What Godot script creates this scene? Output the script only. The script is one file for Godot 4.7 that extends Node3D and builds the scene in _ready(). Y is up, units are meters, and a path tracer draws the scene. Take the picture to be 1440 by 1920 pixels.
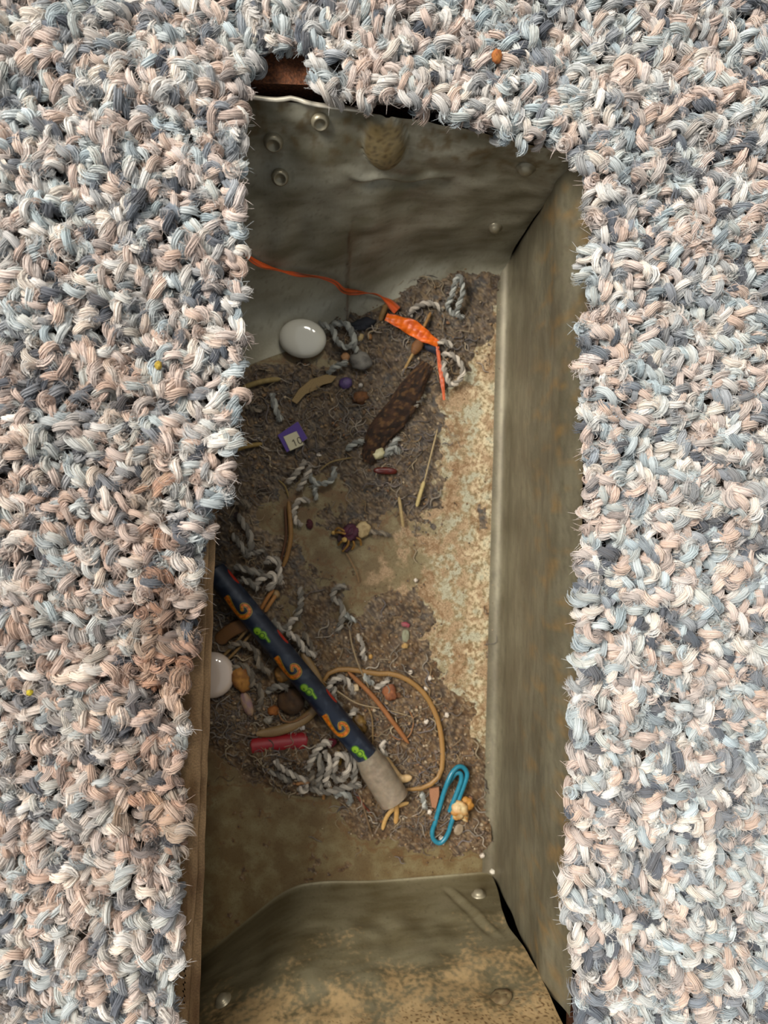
extends Node3D
# A floor register hole cut through heathered carpet, seen from above: sheet-metal duct boot with lost things in it.
# Lengths are written in millimetres through P(); y is up and y = 0 is the bottom of the duct.

var rng := RandomNumberGenerator.new()
var wob := FastNoiseLite.new()
var fine := FastNoiseLite.new()
var names := {}
var tex := {}

func P(x: float, y: float, z: float) -> Vector3:
	return Vector3(x, y, z) * 0.001

func C(r: int, g: int, b: int) -> Color:
	return Color8(r, g, b).srgb_to_linear()

func ru(a: float, b: float) -> float:
	return rng.randf_range(a, b)


# ---------------------------------------------------------------- mesh building
class MB:
	var v := PackedVector3Array()
	var n := PackedVector3Array()
	var c := PackedColorArray()
	var uv := PackedVector2Array()
	var ix := PackedInt32Array()

	func put(p: Vector3, nn: Vector3, col: Color, t := Vector2.ZERO) -> int:
		v.append(p); n.append(nn); c.append(col); uv.append(t)
		return v.size() - 1

	func tri(a: int, b: int, d: int) -> void:
		ix.append(a); ix.append(b); ix.append(d)

	func quad(a: int, b: int, d: int, e: int) -> void:
		tri(a, b, d); tri(a, d, e)

	# A tube along path; rad and col hold one value per point. flat squeezes it along the second frame axis.
	func tube(path: PackedVector3Array, rad: PackedFloat32Array, sides: int, col: PackedColorArray, flat := 1.0, up := Vector3.ZERO, caps := true) -> void:
		var m := path.size()
		var t0 := (path[1] - path[0]).normalized()
		var u := up if up != Vector3.ZERO else (Vector3.UP if absf(t0.y) < 0.9 else Vector3.RIGHT)
		var first := v.size()
		var length := 0.0
		for i in m:
			var t := (path[mini(i + 1, m - 1)] - path[maxi(i - 1, 0)]).normalized()
			if up != Vector3.ZERO:
				u = up
			u = (u - t * u.dot(t)).normalized()
			var w := t.cross(u)
			if i > 0:
				length += path[i].distance_to(path[i - 1])
			for k in sides + 1:
				var a := TAU * k / sides
				var d := w * cos(a) + u * sin(a) * flat
				var nn := (w * cos(a) * flat + u * sin(a)).normalized()
				put(path[i] + d * rad[i], nn, col[i], Vector2(length, float(k) / sides))
		for i in m - 1:
			for k in sides:
				var a := first + i * (sides + 1) + k
				quad(a, a + 1, a + sides + 2, a + sides + 1)
		if caps:
			for e in [0, m - 1]:
				var t := (path[1] - path[0]).normalized() * -1.0 if e == 0 else (path[m - 1] - path[m - 2]).normalized()
				var mid := put(path[e] + t * rad[e] * 0.35, t, col[e], Vector2(0, 0.5))
				for k in sides:
					var a: int = first + e * (sides + 1) + k
					if e == 0:
						tri(mid, a + 1, a)
					else:
						tri(mid, a, a + 1)

	# A sheet of (nu + 1) x (nv + 1) points; f(u, v) gives the place, g(u, v) the colour.
	func sheet(nu: int, nv: int, f: Callable, g: Callable, flip := false) -> void:
		var first := v.size()
		for j in nv + 1:
			for i in nu + 1:
				put(f.call(float(i) / nu, float(j) / nv), Vector3.ZERO, g.call(float(i) / nu, float(j) / nv), Vector2(float(i) / nu, float(j) / nv))
		for j in nv + 1:
			for i in nu + 1:
				var at := first + j * (nu + 1)
				var du := v[at + mini(i + 1, nu)] - v[at + maxi(i - 1, 0)]
				var dv := v[first + mini(j + 1, nv) * (nu + 1) + i] - v[first + maxi(j - 1, 0) * (nu + 1) + i]
				var nn := dv.cross(du).normalized()
				n[at + i] = -nn if flip else nn
		for j in nv:
			for i in nu:
				var a := first + j * (nu + 1) + i
				if flip:
					quad(a, a + nu + 1, a + nu + 2, a + 1)
				else:
					quad(a, a + 1, a + nu + 2, a + nu + 1)

	# A lump: a sphere stretched by size, dented by noise.
	func lump(at: Vector3, size: Vector3, turn: Basis, rough: float, noise: FastNoiseLite, col: Color, col2: Color, rings := 14, power := 1.0) -> void:
		var first := v.size()
		var seg := rings * 2
		for j in rings + 1:
			var th := PI * j / rings
			for i in seg + 1:
				var ph := TAU * (i % seg) / seg
				var d := Vector3(sin(th) * cos(ph), cos(th), sin(th) * sin(ph))
				if power != 1.0:
					d = Vector3(signf(d.x) * pow(absf(d.x), power), signf(d.y) * pow(absf(d.y), power), signf(d.z) * pow(absf(d.z), power))
				var q := noise.get_noise_3dv(d * 38.0 + at * 40000.0) if rough > 0.0 else 0.0
				put(at + turn * (d * size * (1.0 + rough * q)), Vector3.ZERO, col.lerp(col2, clampf(0.5 + q * 1.3, 0.0, 1.0)))
		for j in rings:
			for i in seg:
				var a := first + j * (seg + 1) + i
				quad(a, a + 1, a + seg + 2, a + seg + 1)
		for j in rings + 1:
			for i in seg + 1:
				var at2 := first + j * (seg + 1)
				var du := v[at2 + (i + 1 if i < seg else 1)] - v[at2 + (i - 1 if i > 0 else seg - 1)]
				var dv := v[first + mini(j + 1, rings) * (seg + 1) + i] - v[first + maxi(j - 1, 0) * (seg + 1) + i]
				var nn := du.cross(dv)
				var out := v[at2 + i] - at
				nn = out if nn.length() < 1e-14 else nn
				n[at2 + i] = nn.normalized() * (1.0 if nn.dot(out) > 0.0 else -1.0)

	# Turned profile: points (radius, height) round the axis of turn * y.
	func lathe(at: Vector3, turn: Basis, prof: PackedVector2Array, sides: int, col: Color, hex := 0.0) -> void:
		var first := v.size()
		var m := prof.size()
		for j in m:
			var d2 := prof[mini(j + 1, m - 1)] - prof[maxi(j - 1, 0)]
			for i in sides + 1:
				var a := TAU * i / sides
				var d := Vector3(cos(a), 0, sin(a))
				var nn := (d * d2.y + Vector3.UP * -d2.x).normalized()
				put(at + turn * (d * prof[j].x + Vector3.UP * prof[j].y), turn * nn, col, Vector2(float(i) / sides, float(j) / (m - 1)))
		for j in m - 1:
			for i in sides:
				var a := first + j * (sides + 1) + i
				quad(a, a + sides + 1, a + sides + 2, a + 1)

	# A slab: outline (x, z in metres) from y0 up to y1, its upper edge chamfered by e, its top lifted by noise.
	func slab(outline: PackedVector2Array, y0: float, y1: float, e: float, col: Color, side: Color) -> void:
		var mid := Vector2.ZERO
		for p in outline:
			mid += p / outline.size()
		var m := outline.size()
		var rows := [[0.0, y0], [0.0, y1 - e], [e, y1]]
		var first := v.size()
		for r in rows:
			for i in m + 1:
				var p := outline[i % m]
				var q: Vector2 = p + (mid - p).normalized() * r[0]
				var dir := (p - mid).normalized()
				put(Vector3(q.x, r[1], q.y), Vector3(dir.x, 0.0 if r[0] == 0.0 else 0.8, dir.y).normalized(), side if r[0] == 0.0 else col)
		for j in 2:
			for i in m:
				var a := first + j * (m + 1) + i
				quad(a, a + m + 1, a + m + 2, a + 1)
		for k in 2:
			var idx := Geometry2D.triangulate_polygon(outline)
			var top := v.size()
			for p in outline:
				var q := p + (mid - p).normalized() * (e if k == 1 else 0.0)
				put(Vector3(q.x, y1 if k == 1 else y0, q.y), Vector3.UP if k == 1 else Vector3.DOWN, col)
			for i in range(0, idx.size(), 3):
				tri(top + idx[i], top + idx[i + 1], top + idx[i + 2])

	func box(lo: Vector3, hi: Vector3, col: Color) -> void:
		for ax in 3:
			for s in [0, 1]:
				var nn := Vector3.ZERO
				nn[ax] = 1.0 if s else -1.0
				var b := (ax + 1) % 3
				var d := (ax + 2) % 3
				var ids := []
				for k in [[0, 0], [1, 0], [1, 1], [0, 1]]:
					var p := Vector3.ZERO
					p[ax] = hi[ax] if s else lo[ax]
					p[b] = hi[b] if k[0] else lo[b]
					p[d] = hi[d] if k[1] else lo[d]
					ids.append(put(p, nn, col, Vector2(k[0], k[1])))
				if s:
					quad(ids[0], ids[3], ids[2], ids[1])
				else:
					quad(ids[0], ids[1], ids[2], ids[3])

	func mesh() -> ArrayMesh:
		for i in range(0, ix.size(), 3):   # front faces run clockwise, as the normals say
			var a0 := ix[i]
			var a1 := ix[i + 1]
			var a2 := ix[i + 2]
			if (v[a2] - v[a0]).cross(v[a1] - v[a0]).dot(n[a0] + n[a1] + n[a2]) < 0.0:
				ix[i + 1] = a2
				ix[i + 2] = a1
		var a := []
		a.resize(Mesh.ARRAY_MAX)
		a[Mesh.ARRAY_VERTEX] = v; a[Mesh.ARRAY_NORMAL] = n; a[Mesh.ARRAY_COLOR] = c; a[Mesh.ARRAY_TEX_UV] = uv; a[Mesh.ARRAY_INDEX] = ix
		var m := ArrayMesh.new()
		m.add_surface_from_arrays(Mesh.PRIMITIVE_TRIANGLES, a)
		return m


func evenly(points: Array, count: int) -> PackedVector3Array:
	# a smooth line through the points, sampled evenly
	var raw := PackedVector3Array()
	var m := points.size()
	for i in m - 1:
		var a: Vector3 = points[maxi(i - 1, 0)]
		var b: Vector3 = points[i]
		var d: Vector3 = points[i + 1]
		var e: Vector3 = points[mini(i + 2, m - 1)]
		for k in 12:
			raw.append(b.cubic_interpolate(d, a, e, k / 12.0))
	raw.append(points[m - 1])
	var total := 0.0
	for i in raw.size() - 1:
		total += raw[i].distance_to(raw[i + 1])
	var out := PackedVector3Array()
	var at := 0
	var gone := 0.0
	for k in count:
		var want := total * k / (count - 1)
		while at < raw.size() - 2 and gone + raw[at].distance_to(raw[at + 1]) < want:
			gone += raw[at].distance_to(raw[at + 1])
			at += 1
		out.append(raw[at].lerp(raw[at + 1], clampf((want - gone) / maxf(raw[at].distance_to(raw[at + 1]), 1e-9), 0.0, 1.0)))
	return out

func same(x: float, count: int) -> PackedFloat32Array:
	var r := PackedFloat32Array()
	r.resize(count)
	r.fill(x)
	return r

func tapered(x: float, count: int, a := 0.35, b := 0.35, share := 0.15) -> PackedFloat32Array:
	var r := PackedFloat32Array()
	for i in count:
		var t := float(i) / (count - 1)
		var k := 1.0
		if t < share:
			k = lerpf(a, 1.0, sqrt(t / share))
		elif t > 1.0 - share:
			k = lerpf(b, 1.0, sqrt((1.0 - t) / share))
		r.append(x * k)
	return r

func dyed(col: Color, count: int, vary := 0.1) -> PackedColorArray:
	var r := PackedColorArray()
	for i in count:
		var k := 1.0 + ru(-vary, vary)
		r.append(Color(col.r * k, col.g * k, col.b * k))
	return r


# ---------------------------------------------------------------- nodes and tags
func numbered(called: String) -> String:
	var k: int = names.get(called, 0)
	names[called] = k + 1
	return called if k == 0 else "%s_%03d" % [called, k]

func thing(called: String, label: String, category: String, at := Vector3.ZERO, group := "") -> Node3D:
	var o := Node3D.new()
	o.name = numbered(called)
	add_child(o, true)
	o.position = at
	tag(o, label, category, group)
	return o

func tag(o: Node, label: String, category: String, group := "") -> void:
	o.set_meta("label", label)
	if category:
		o.set_meta("category", category)
	if group:
		o.set_meta("group", group)

func obj(called: String, mb: MB, m: Material, parent: Node = null) -> MeshInstance3D:
	var o := MeshInstance3D.new()
	o.name = numbered(called) if parent == null else called
	o.mesh = mb.mesh()
	o.material_override = m
	(self if parent == null else parent).add_child(o, true)
	return o

func single(called: String, label: String, category: String, mb: MB, m: Material, group := "") -> MeshInstance3D:
	var o := obj(called, mb, m)
	tag(o, label, category, group)
	return o

func scatter(called: String, mb: MB, m: Material, where: Array, tint: Array, parent: Node) -> void:
	var mm := MultiMesh.new()
	mm.transform_format = MultiMesh.TRANSFORM_3D
	mm.use_colors = true
	mm.mesh = mb.mesh()
	mm.instance_count = where.size()
	for i in where.size():
		mm.set_instance_transform(i, where[i])
		mm.set_instance_color(i, tint[i])
	var o := MultiMeshInstance3D.new()
	o.name = called
	o.multimesh = mm
	o.material_override = m
	o.set_meta("kind", "stuff")
	parent.add_child(o, true)


# ---------------------------------------------------------------- materials
func noise_tex(freq: float, oct: int, lo: float, hi: float, sd: int, stretch := 1.0) -> ImageTexture:
	var key := "%s %s %s %s %s %s" % [freq, oct, lo, hi, sd, stretch]
	if not tex.has(key):
		var f := FastNoiseLite.new()
		f.seed = sd
		f.frequency = freq
		f.fractal_octaves = oct
		var im := Image.create(256, 256, false, Image.FORMAT_RGB8)
		for y in 256:
			for x in 256:
				# blended with its own copy shifted by one tile, so that it repeats without a seam
				var w := Vector2(x, y) / 256.0
				var q := 0.0
				for k in [[0, 0], [1, 0], [0, 1], [1, 1]]:
					var wx: float = 1.0 - w.x if k[0] == 0 else w.x
					var wy: float = 1.0 - w.y if k[1] == 0 else w.y
					q += f.get_noise_2d((x - 256.0 * k[0]) * stretch, y - 256.0 * k[1]) * wx * wy
				q = clampf(0.5 + q * 0.9, 0.0, 1.0)
				var g := lerpf(lo, hi, q)
				im.set_pixel(x, y, Color(g, g, g))
		tex[key] = ImageTexture.create_from_image(im)
	return tex[key]

func mat(called: String, rough: float, metal := 0.0, grain := 0.0, repeat := 12.0, bump := 0.0) -> StandardMaterial3D:
	# colour comes from the vertices; grain is the depth of an even mottling, repeat its tile in millimetres, bump its relief in millimetres
	var m := StandardMaterial3D.new()
	m.resource_name = called
	m.vertex_color_use_as_albedo = true
	m.roughness = rough
	m.metallic = metal
	if grain > 0.0 or bump > 0.0:
		m.uv1_triplanar = true
		m.uv1_world_triplanar = true
		m.uv1_scale = Vector3.ONE * 1000.0 / repeat
		if grain > 0.0:
			m.albedo_texture = noise_tex(0.045, 4, 1.0 - grain, 1.0, 11)
		if bump > 0.0:
			m.heightmap_enabled = true
			m.heightmap_texture = noise_tex(0.06, 4, 0.0, 1.0, 12)
			m.heightmap_scale = bump * 0.1
	return m


# ---------------------------------------------------------------- the duct's outline, in millimetres
func x_left(_z: float) -> float: return -46.0
func x_right(z: float) -> float: return 61.64 - 0.0234 * z

func along(pts: Array, s: float) -> Vector3:
	# place on a broken line with its corners rounded; s runs 0..1 over x
	var r := Vector3.ZERO
	for q in [-0.05, -0.025, 0.0, 0.025, 0.05]:
		var x: float = lerpf(pts[0].x, pts[-1].x, clampf(s + q, 0.0, 1.0))
		var i := 0
		while i < pts.size() - 2 and x > pts[i + 1].x:
			i += 1
		var a: Vector3 = pts[i]
		var b: Vector3 = pts[i + 1]
		r += a.lerp(b, (x - a.x) / (b.x - a.x)) / 5.0
	return r

var far_foot := [P(-45.1, 0, -54.7), P(-27.4, 0, -61.5), P(-11.0, 0, -66.2), P(5.6, 0, -73.0), P(24.1, 0, -81.3), P(64.0, 0, -86.3)]
var far_top := [P(-45.3, 62, -108.7), P(-11.1, 62, -105.1), P(11.3, 62, -102.3), P(39.7, 62, -98.0), P(68.4, 62, -94.2)]
var near_foot := [P(-46.1, 0, 159.8), P(-27.8, 0, 145.3), P(-14.9, 0, 135.3), P(-3.8, 0, 133.6), P(14.9, 0, 134.3), P(58.5, 0, 132.3)]
var near_top := [P(-45.8, 72, 151.1), P(-16.2, 72, 152.8), P(64.4, 72, 139.3)]

func far_wall(s: float, v: float) -> Vector3:
	var b := along(far_foot, s)
	var t := along(far_top, s)
	var p: Vector3
	if v < 0.15:
		var k := v / 0.15
		var a := b + P(0, 0.05, lerpf(16.0, 6.0, s))
		var e := b.lerp(t, 0.15)
		p = a.lerp(b, k).lerp(b.lerp(e, k), k)
	else:
		p = b.lerp(t, v)
	# the big dimple near the rim, the dent that sags below it, and slow buckling of the sheet
	var x := p.x * 1000.0
	var y := p.y * 1000.0
	var r := Vector2((x - 14.8) / 6.2, (y - 54.5) / 7.6).length()
	p.z += 0.0036 * sqrt(maxf(1.0 - r * r, 0.0))
	var line := 46.0 - 5.0 * cos((x - 19.0) / 16.0) + 0.9 * sin(x * 0.5)
	p.z += 0.0012 * exp(-pow((y - line - 1.4) / 1.3, 2.0)) * smoothstep(18.0, 8.0, absf(x - 20.0))
	p.z -= 0.0012 * exp(-pow((y - line + 1.0) / 1.6, 2.0)) * smoothstep(18.0, 8.0, absf(x - 20.0))
	p.z += 0.0007 * exp(-pow((x - 5.6 - 0.02 * y) / 0.5, 2.0)) * smoothstep(36.0, 20.0, y)
	p.z += 0.0016 * wob.get_noise_2d(x * 2.2, y * 2.2) * smoothstep(0.1, 0.4, v)
	return p

func near_wall(s: float, v: float) -> Vector3:
	var b := along(near_foot, s)
	var t := along(near_top, s)
	var p := b.lerp(t, v)
	if v < 0.03:
		var k := v / 0.03
		var a := b - P(0, 0.05, 1.0)
		var e := b.lerp(t, 0.03)
		p = a.lerp(b, k).lerp(b.lerp(e, k), k)
	# its right edge curls away from the side wall
	var edge := smoothstep(0.93, 1.0, s)
	p.x -= 0.0024 * edge * exp(-pow((v - 0.33) / 0.17, 2.0)) + 0.0007 * edge * smoothstep(0.15, 0.5, v)
	p.z += 0.0012 * wob.get_noise_2d(p.x * 2600.0 + 90.0, p.y * 2600.0) * smoothstep(0.08, 0.3, v)
	# two shallow creases beaten into the sheet
	var x := p.x * 1000.0
	var y := p.y * 1000.0
	p.z += 0.0004 * exp(-pow((x - 42.0 - (y - 12.0) * 0.45) / 1.1, 2.0)) * smoothstep(34.0, 26.0, y) * smoothstep(4.0, 9.0, y)
	p.z -= 0.0004 * exp(-pow((x - 44.6 - (y - 12.0) * 0.45) / 1.1, 2.0)) * smoothstep(34.0, 26.0, y) * smoothstep(4.0, 9.0, y)
	return p

func right_wall(s: float, v: float) -> Vector3:
	# s runs from the far corner to the near one; a bend of 5 mm joins it to the bottom
	var z0: float = far_foot[-1].z * 1000.0 + 1.5
	var z1: float = near_foot[-1].z * 1000.0 + 1.0
	var z := lerpf(z0 - 10.0 * v, z1 + 6.5 * v, s)
	var x := x_right(z)
	var p: Vector3
	if v < 0.2:
		var k := v / 0.2
		var a := P(x - 5.0, 0.0, z)
		var b := P(x, 0.0, z)
		var e := P(x + 0.05, 5.5, z)
		p = a.lerp(b, k).lerp(b.lerp(e, k), k)
	else:
		p = P(lerpf(x + 0.05, x + 2.2, (v - 0.2) / 0.8) + 4.0 * smoothstep(0.78, 1.0, v), lerpf(5.5, 63.5, (v - 0.2) / 0.8), z)
	p.x += 0.0012 * wob.get_noise_2d(z * 0.9 + 400.0, p.y * 1600.0) * smoothstep(0.2, 0.5, v)
	return p


# ---------------------------------------------------------------- dirt: where it lies and what colour it has
# each heap: centre, half-length and half-width in millimetres, turn in radians, weight
var heaps := [
	[P(-11.0, 0, -37.8), 30.0, 11.0, -0.15, 1.0], [P(13.0, 0, -55.6), 17.0, 13.0, 0.0, 0.85], [P(31.6, 0, -55.9), 22.0, 20.0, 0.4, 1.0],
	[P(3.7, 0, -31.5), 30.0, 18.0, 0.0, 1.0], [P(20.4, 0, -20.5), 22.0, 24.0, 0.2, 0.95], [P(-25.6, 0, -18.4), 14.0, 25.0, 0.0, 1.0],
	[P(-11.0, 0, -16.6), 22.0, 12.0, 0.0, 0.75], [P(42.9, 0, -61.7), 15.0, 18.0, 0.0, 0.7], [P(48.5, 0, -74.8), 15.0, 10.0, 0.0, 0.65], [P(33.5, 0, -70.8), 16.0, 9.0, 0.0, 0.7], [P(33.6, 0, -3.8), 12.0, 22.0, 0.0, 0.45],
	[P(-33.0, 0, 7.4), 9.0, 22.0, 0.0, 0.9], [P(-23.9, 0, 22.1), 16.0, 13.0, 0.3, 0.9], [P(-31.2, 0, 47.9), 14.0, 26.0, 0.0, 1.0],
	[P(-31.3, 0, 70.1), 18.0, 18.0, 0.0, 1.15], [P(-14.8, 0, 85.3), 24.0, 14.0, 0.15, 1.1], [P(-1.9, 0, 93.0), 18.0, 11.0, 0.3, 1.15],
	[P(3.7, 0, 55.8), 20.0, 22.0, 0.2, 0.8], [P(18.6, 0, 67.3), 22.0, 24.0, 0.0, 1.0], [P(29.9, 0, 86.3), 22.0, 30.0, 0.0, 1.0],
	[P(14.9, 0, 102.8), 16.0, 14.0, 0.7, 0.95], [P(33.7, 0, 110.9), 24.0, 13.0, 0.1, 0.95], [P(48.9, 0, 117.1), 12.0, 10.0, 0.0, 0.85],
	[P(-3.7, 0, 35.2), 14.0, 16.0, 0.0, 0.5], [P(24.2, 0, 46.7), 16.0, 18.0, 0.0, 0.6], [P(7.4, 0, 3.7), 16.0, 12.0, 0.0, 0.35], [P(45.1, 0, 94.2), 12.0, 20.0, 0.0, 0.6],
]

func dirt(x: float, z: float) -> float:
	# 0 on bare metal, 1 where the dirt lies thick
	var d := 0.0
	for h in heaps:
		var q := Vector2(x - h[0].x * 1000.0, z - h[0].z * 1000.0).rotated(h[3])
		var r := Vector2(q.x / h[1], q.y / h[2]).length()
		if r < 1.6:
			d = maxf(d, h[4] * (1.0 - smoothstep(0.35, 1.35, r)))
	d += 0.34 * fine.get_noise_2d(x * 2.0, z * 2.0) + 0.16 * fine.get_noise_2d(x * 9.0 + 70.0, z * 9.0)
	return clampf(d, 0.0, 1.2)

func dirt_height(x: float, z: float) -> float:
	var d := smoothstep(0.3, 1.05, dirt(x, z))
	var rough := 0.5 * fine.get_noise_2d(x * 14.0, z * 14.0) + 0.32 * fine.get_noise_2d(x * 34.0 + 9.0, z * 34.0) + 0.35 * fine.get_noise_2d(x * 5.0, z * 5.0 + 33.0)
	var bank := 5.4 * exp(-pow((x + 17.0) / 10.0, 4.0) - pow((z - 87.2 - 0.5 * sin(x)) / 3.6, 2.0)) + 1.4 * exp(-pow((x + 34.0) / 8.0, 2.0) - pow((z - 76.0) / 8.0, 2.0))
	return -0.25 + bank + 2.3 * d + rough * (0.25 + 1.2 * d) * smoothstep(0.0, 0.15, d)

func on_dirt(p: Vector3, above := 0.0) -> Vector3:
	return Vector3(p.x, maxf(dirt_height(p.x * 1000.0, p.z * 1000.0), 0.0) * 0.001 + above * 0.001, p.z)

func dirt_color(x: float, z: float) -> Color:
	var a := fine.get_noise_2d(x * 12.0 + 300.0, z * 12.0)
	var b := fine.get_noise_2d(x * 30.0, z * 30.0 + 500.0)
	var k := fine.get_noise_2d(x * 3.0 - 80.0, z * 3.0)
	var lint := C(128, 112, 94)
	var soil := C(116, 88, 58)
	var tan_ := C(176, 146, 104)
	var low := smoothstep(10.0, 70.0, z + 30.0 * k)
	var c := lint.lerp(soil, clampf(low * 0.85 + k * 0.6, 0.0, 1.0))
	var clump := wob.get_noise_2d(x * 6.0 + 200.0, z * 6.0)
	c = c.lerp(C(96, 94, 92), clampf((clump - 0.12) * 3.0, 0.0, 0.8) * (1.0 - low))
	c = c.lerp(C(58, 50, 46), clampf((-clump - 0.2) * 3.0, 0.0, 0.7))
	c = c.lerp(tan_, clampf((a - 0.08) * 2.0, 0.0, 0.5))
	c = c.lerp(C(70, 56, 44), clampf((b - 0.08) * 2.6, 0.0, 0.7))
	c = c.lerp(C(196, 176, 146), clampf((-b - 0.26) * 3.0, 0.0, 0.5))
	return c

func pan_texture() -> ImageTexture:
	# bare olive-grey zinc; dried dust, rust bloom and pale oxide over it, thick along the right-hand side
	var w := 720
	var h := 1500
	var im := Image.create(w, h, false, Image.FORMAT_RGB8)
	for j in h:
		for i in w:
			var z := lerpf(-92.0, 152.0, (j + 0.5) / h)
			var x := lerpf(-46.0, 66.0, (i + 0.5) / w)
			var big := wob.get_noise_2d(x * 3.0 + 900.0, z * 3.0)
			var mid := fine.get_noise_2d(x * 4.0 + 40.0, z * 4.0)
			var small := fine.get_noise_2d(x * 16.0, z * 16.0 + 60.0)
			var c := Color8(124, 112, 80).lerp(Color8(106, 88, 56), clampf(0.5 + mid, 0.0, 1.0))
			c = c.lerp(Color8(92, 72, 44), clampf(big * 1.6 + small * 0.5 - 0.1, 0.0, 0.5))
			# dried dust
			var dust := smoothstep(18.0, 34.0, x + 22.0 * mid + 10.0 * big) * smoothstep(-90.0, -78.0, z) * (1.0 - smoothstep(108.0, 120.0, z + 10.0 * mid))
			var edge := x - x_right(z)
			c = c.lerp(Color8(164, 144, 110), dust * clampf(0.75 + small, 0.0, 1.0))
			c = c.lerp(Color8(154, 124, 94), dust * clampf((mid + 0.3 * small + 0.02) * 2.0, 0.0, 0.6))
			c = c.lerp(Color8(166, 166, 144), dust * clampf((0.5 * small - mid - 0.06) * 3.0, 0.0, 0.8))
			# pale crust along the foot of the right wall, with a brown tide line inside it
			var crust := exp(-pow((edge + 8.5 + 6.0 * mid) / 3.0, 2.0)) * smoothstep(-70.0, -50.0, z) * (1.0 - smoothstep(70.0, 100.0, z))
			c = c.lerp(Color8(200, 184, 150), crust * clampf(0.5 + 1.6 * small, 0.0, 0.85))
			var tide := absf(dirt(x, z) - 0.2) 
			c = c.lerp(Color8(104, 72, 40), smoothstep(0.09, 0.0, tide) * 0.55)
			var sp := fine.get_noise_2d(x * 60.0, z * 60.0)
			c = c.lerp(Color8(78, 58, 36), clampf((sp - 0.3) * 4.0, 0.0, 0.6))
			c = c.lerp(Color8(214, 200, 170), clampf((-sp - 0.38) * 5.0, 0.0, 0.6) * dust)
			im.set_pixel(i, j, c)
	return ImageTexture.create_from_image(im)

func wall_color(p: Vector3, base: Color, stain: Color, vertical: bool) -> Color:
	# galvanised sheet: drawn streaks, blotches and specks
	var x := (p.x + p.z * 0.6) * 1000.0
	var y := p.y * 1000.0
	var a := wob.get_noise_2d(x * 2.5, y * 2.5)
	var b := fine.get_noise_2d(x * (9.0 if vertical else 2.2), y * (2.2 if vertical else 9.0))
	var d := fine.get_noise_2d(x * 18.0, y * 18.0)
	var c := base.lerp(stain, clampf(0.45 + a * 0.8 + b * 0.55, 0.0, 1.0))
	return c.lerp(stain * 0.5, clampf((d - 0.4) * 3.0, 0.0, 0.3))


# ---------------------------------------------------------------- the scene
func _ready() -> void:
	rng.seed = 20
	wob.seed = 3; wob.frequency = 0.02; wob.fractal_octaves = 2
	fine.seed = 8; fine.frequency = 0.03; fine.fractal_octaves = 3

	var cam := Camera3D.new()
	cam.name = "camera"
	cam.fov = 68.88
	cam.near = 0.01
	cam.far = 20.0
	add_child(cam)
	cam.look_at_from_position(P(0, 260, 0), P(0, 260, 0) + Vector3(0.07124, -0.99736, 0.01425), Vector3(0.00051, -0.01425, -0.9999))
	cam.current = true
	var lens := CameraAttributesPhysical.new()   # a phone's lens: sharpest between the pile and the duct bottom
	lens.frustum_focal_length = 17.5
	lens.exposure_aperture = 9.0
	lens.frustum_focus_distance = 0.212
	lens.frustum_near = 0.01
	lens.frustum_far = 20.0
	cam.attributes = lens

	var env := Environment.new()
	env.background_mode = Environment.BG_COLOR
	env.background_color = Color(0.86, 0.88, 0.9)
	env.background_energy_multiplier = 0.42
	env.tonemap_mode = Environment.TONE_MAPPER_LINEAR
	env.tonemap_exposure = 1.09
	env.sdfgi_enabled = true
	env.ssao_enabled = true
	env.ssil_enabled = true
	var we := WorldEnvironment.new()
	we.name = "room_light"
	we.environment = env
	add_child(we)

	ceiling_lamp(Vector3(-1.6, 2.2, -0.7), 1.2, 8.6, Color(1.0, 0.98, 0.95), "large square ceiling light panel above the left edge of the hole")
	ceiling_lamp(Vector3(0.25, 2.3, -1.5), 0.35, 1.2, Color(1.0, 0.97, 0.92), "small square ceiling light panel beyond the far side of the hole")
	ceiling_lamp(Vector3(0.8, 2.3, -1.4), 0.2, 0.4, Color(1.0, 0.97, 0.92), "smallest square ceiling light panel, at the far right")

	duct()
	floor_and_carpet()
	dirt_layer()
	lost_things()


func ceiling_lamp(at: Vector3, side: float, energy: float, col: Color, label: String) -> void:
	var o := thing("ceiling_light", label, "light", at)
	var aim := Basis.looking_at(-at.normalized(), Vector3.UP)
	o.basis = aim
	var s := side / 2.0
	var fr := MB.new()
	for k in [[-s - 0.03, -s - 0.03, s + 0.03, -s], [-s - 0.03, s, s + 0.03, s + 0.03], [-s - 0.03, -s, -s, s], [s, -s, s + 0.03, s]]:
		fr.box(Vector3(k[0], k[1], -0.03), Vector3(k[2], k[3], 0.05), C(230, 230, 228))
	fr.box(Vector3(-s, -s, 0.02), Vector3(s, s, 0.05), C(230, 230, 228))
	obj("frame", fr, mat("white_enamel", 0.5), o)
	var d := MB.new()
	d.box(Vector3(-s, -s, -0.01), Vector3(s, s, 0.015), Color.WHITE)
	var m := StandardMaterial3D.new()
	m.resource_name = "lamp_diffuser"
	m.emission_enabled = true
	m.emission = col
	m.emission_energy_multiplier = 6.0
	obj("diffuser", d, m, o)
	var l := AreaLight3D.new()
	l.name = "lamp"
	l.area_size = Vector2(side, side)
	l.light_energy = energy
	l.light_color = col
	l.shadow_enabled = true
	l.area_range = 12.0
	l.position = Vector3(0, 0, -0.035)
	o.add_child(l)


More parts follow.
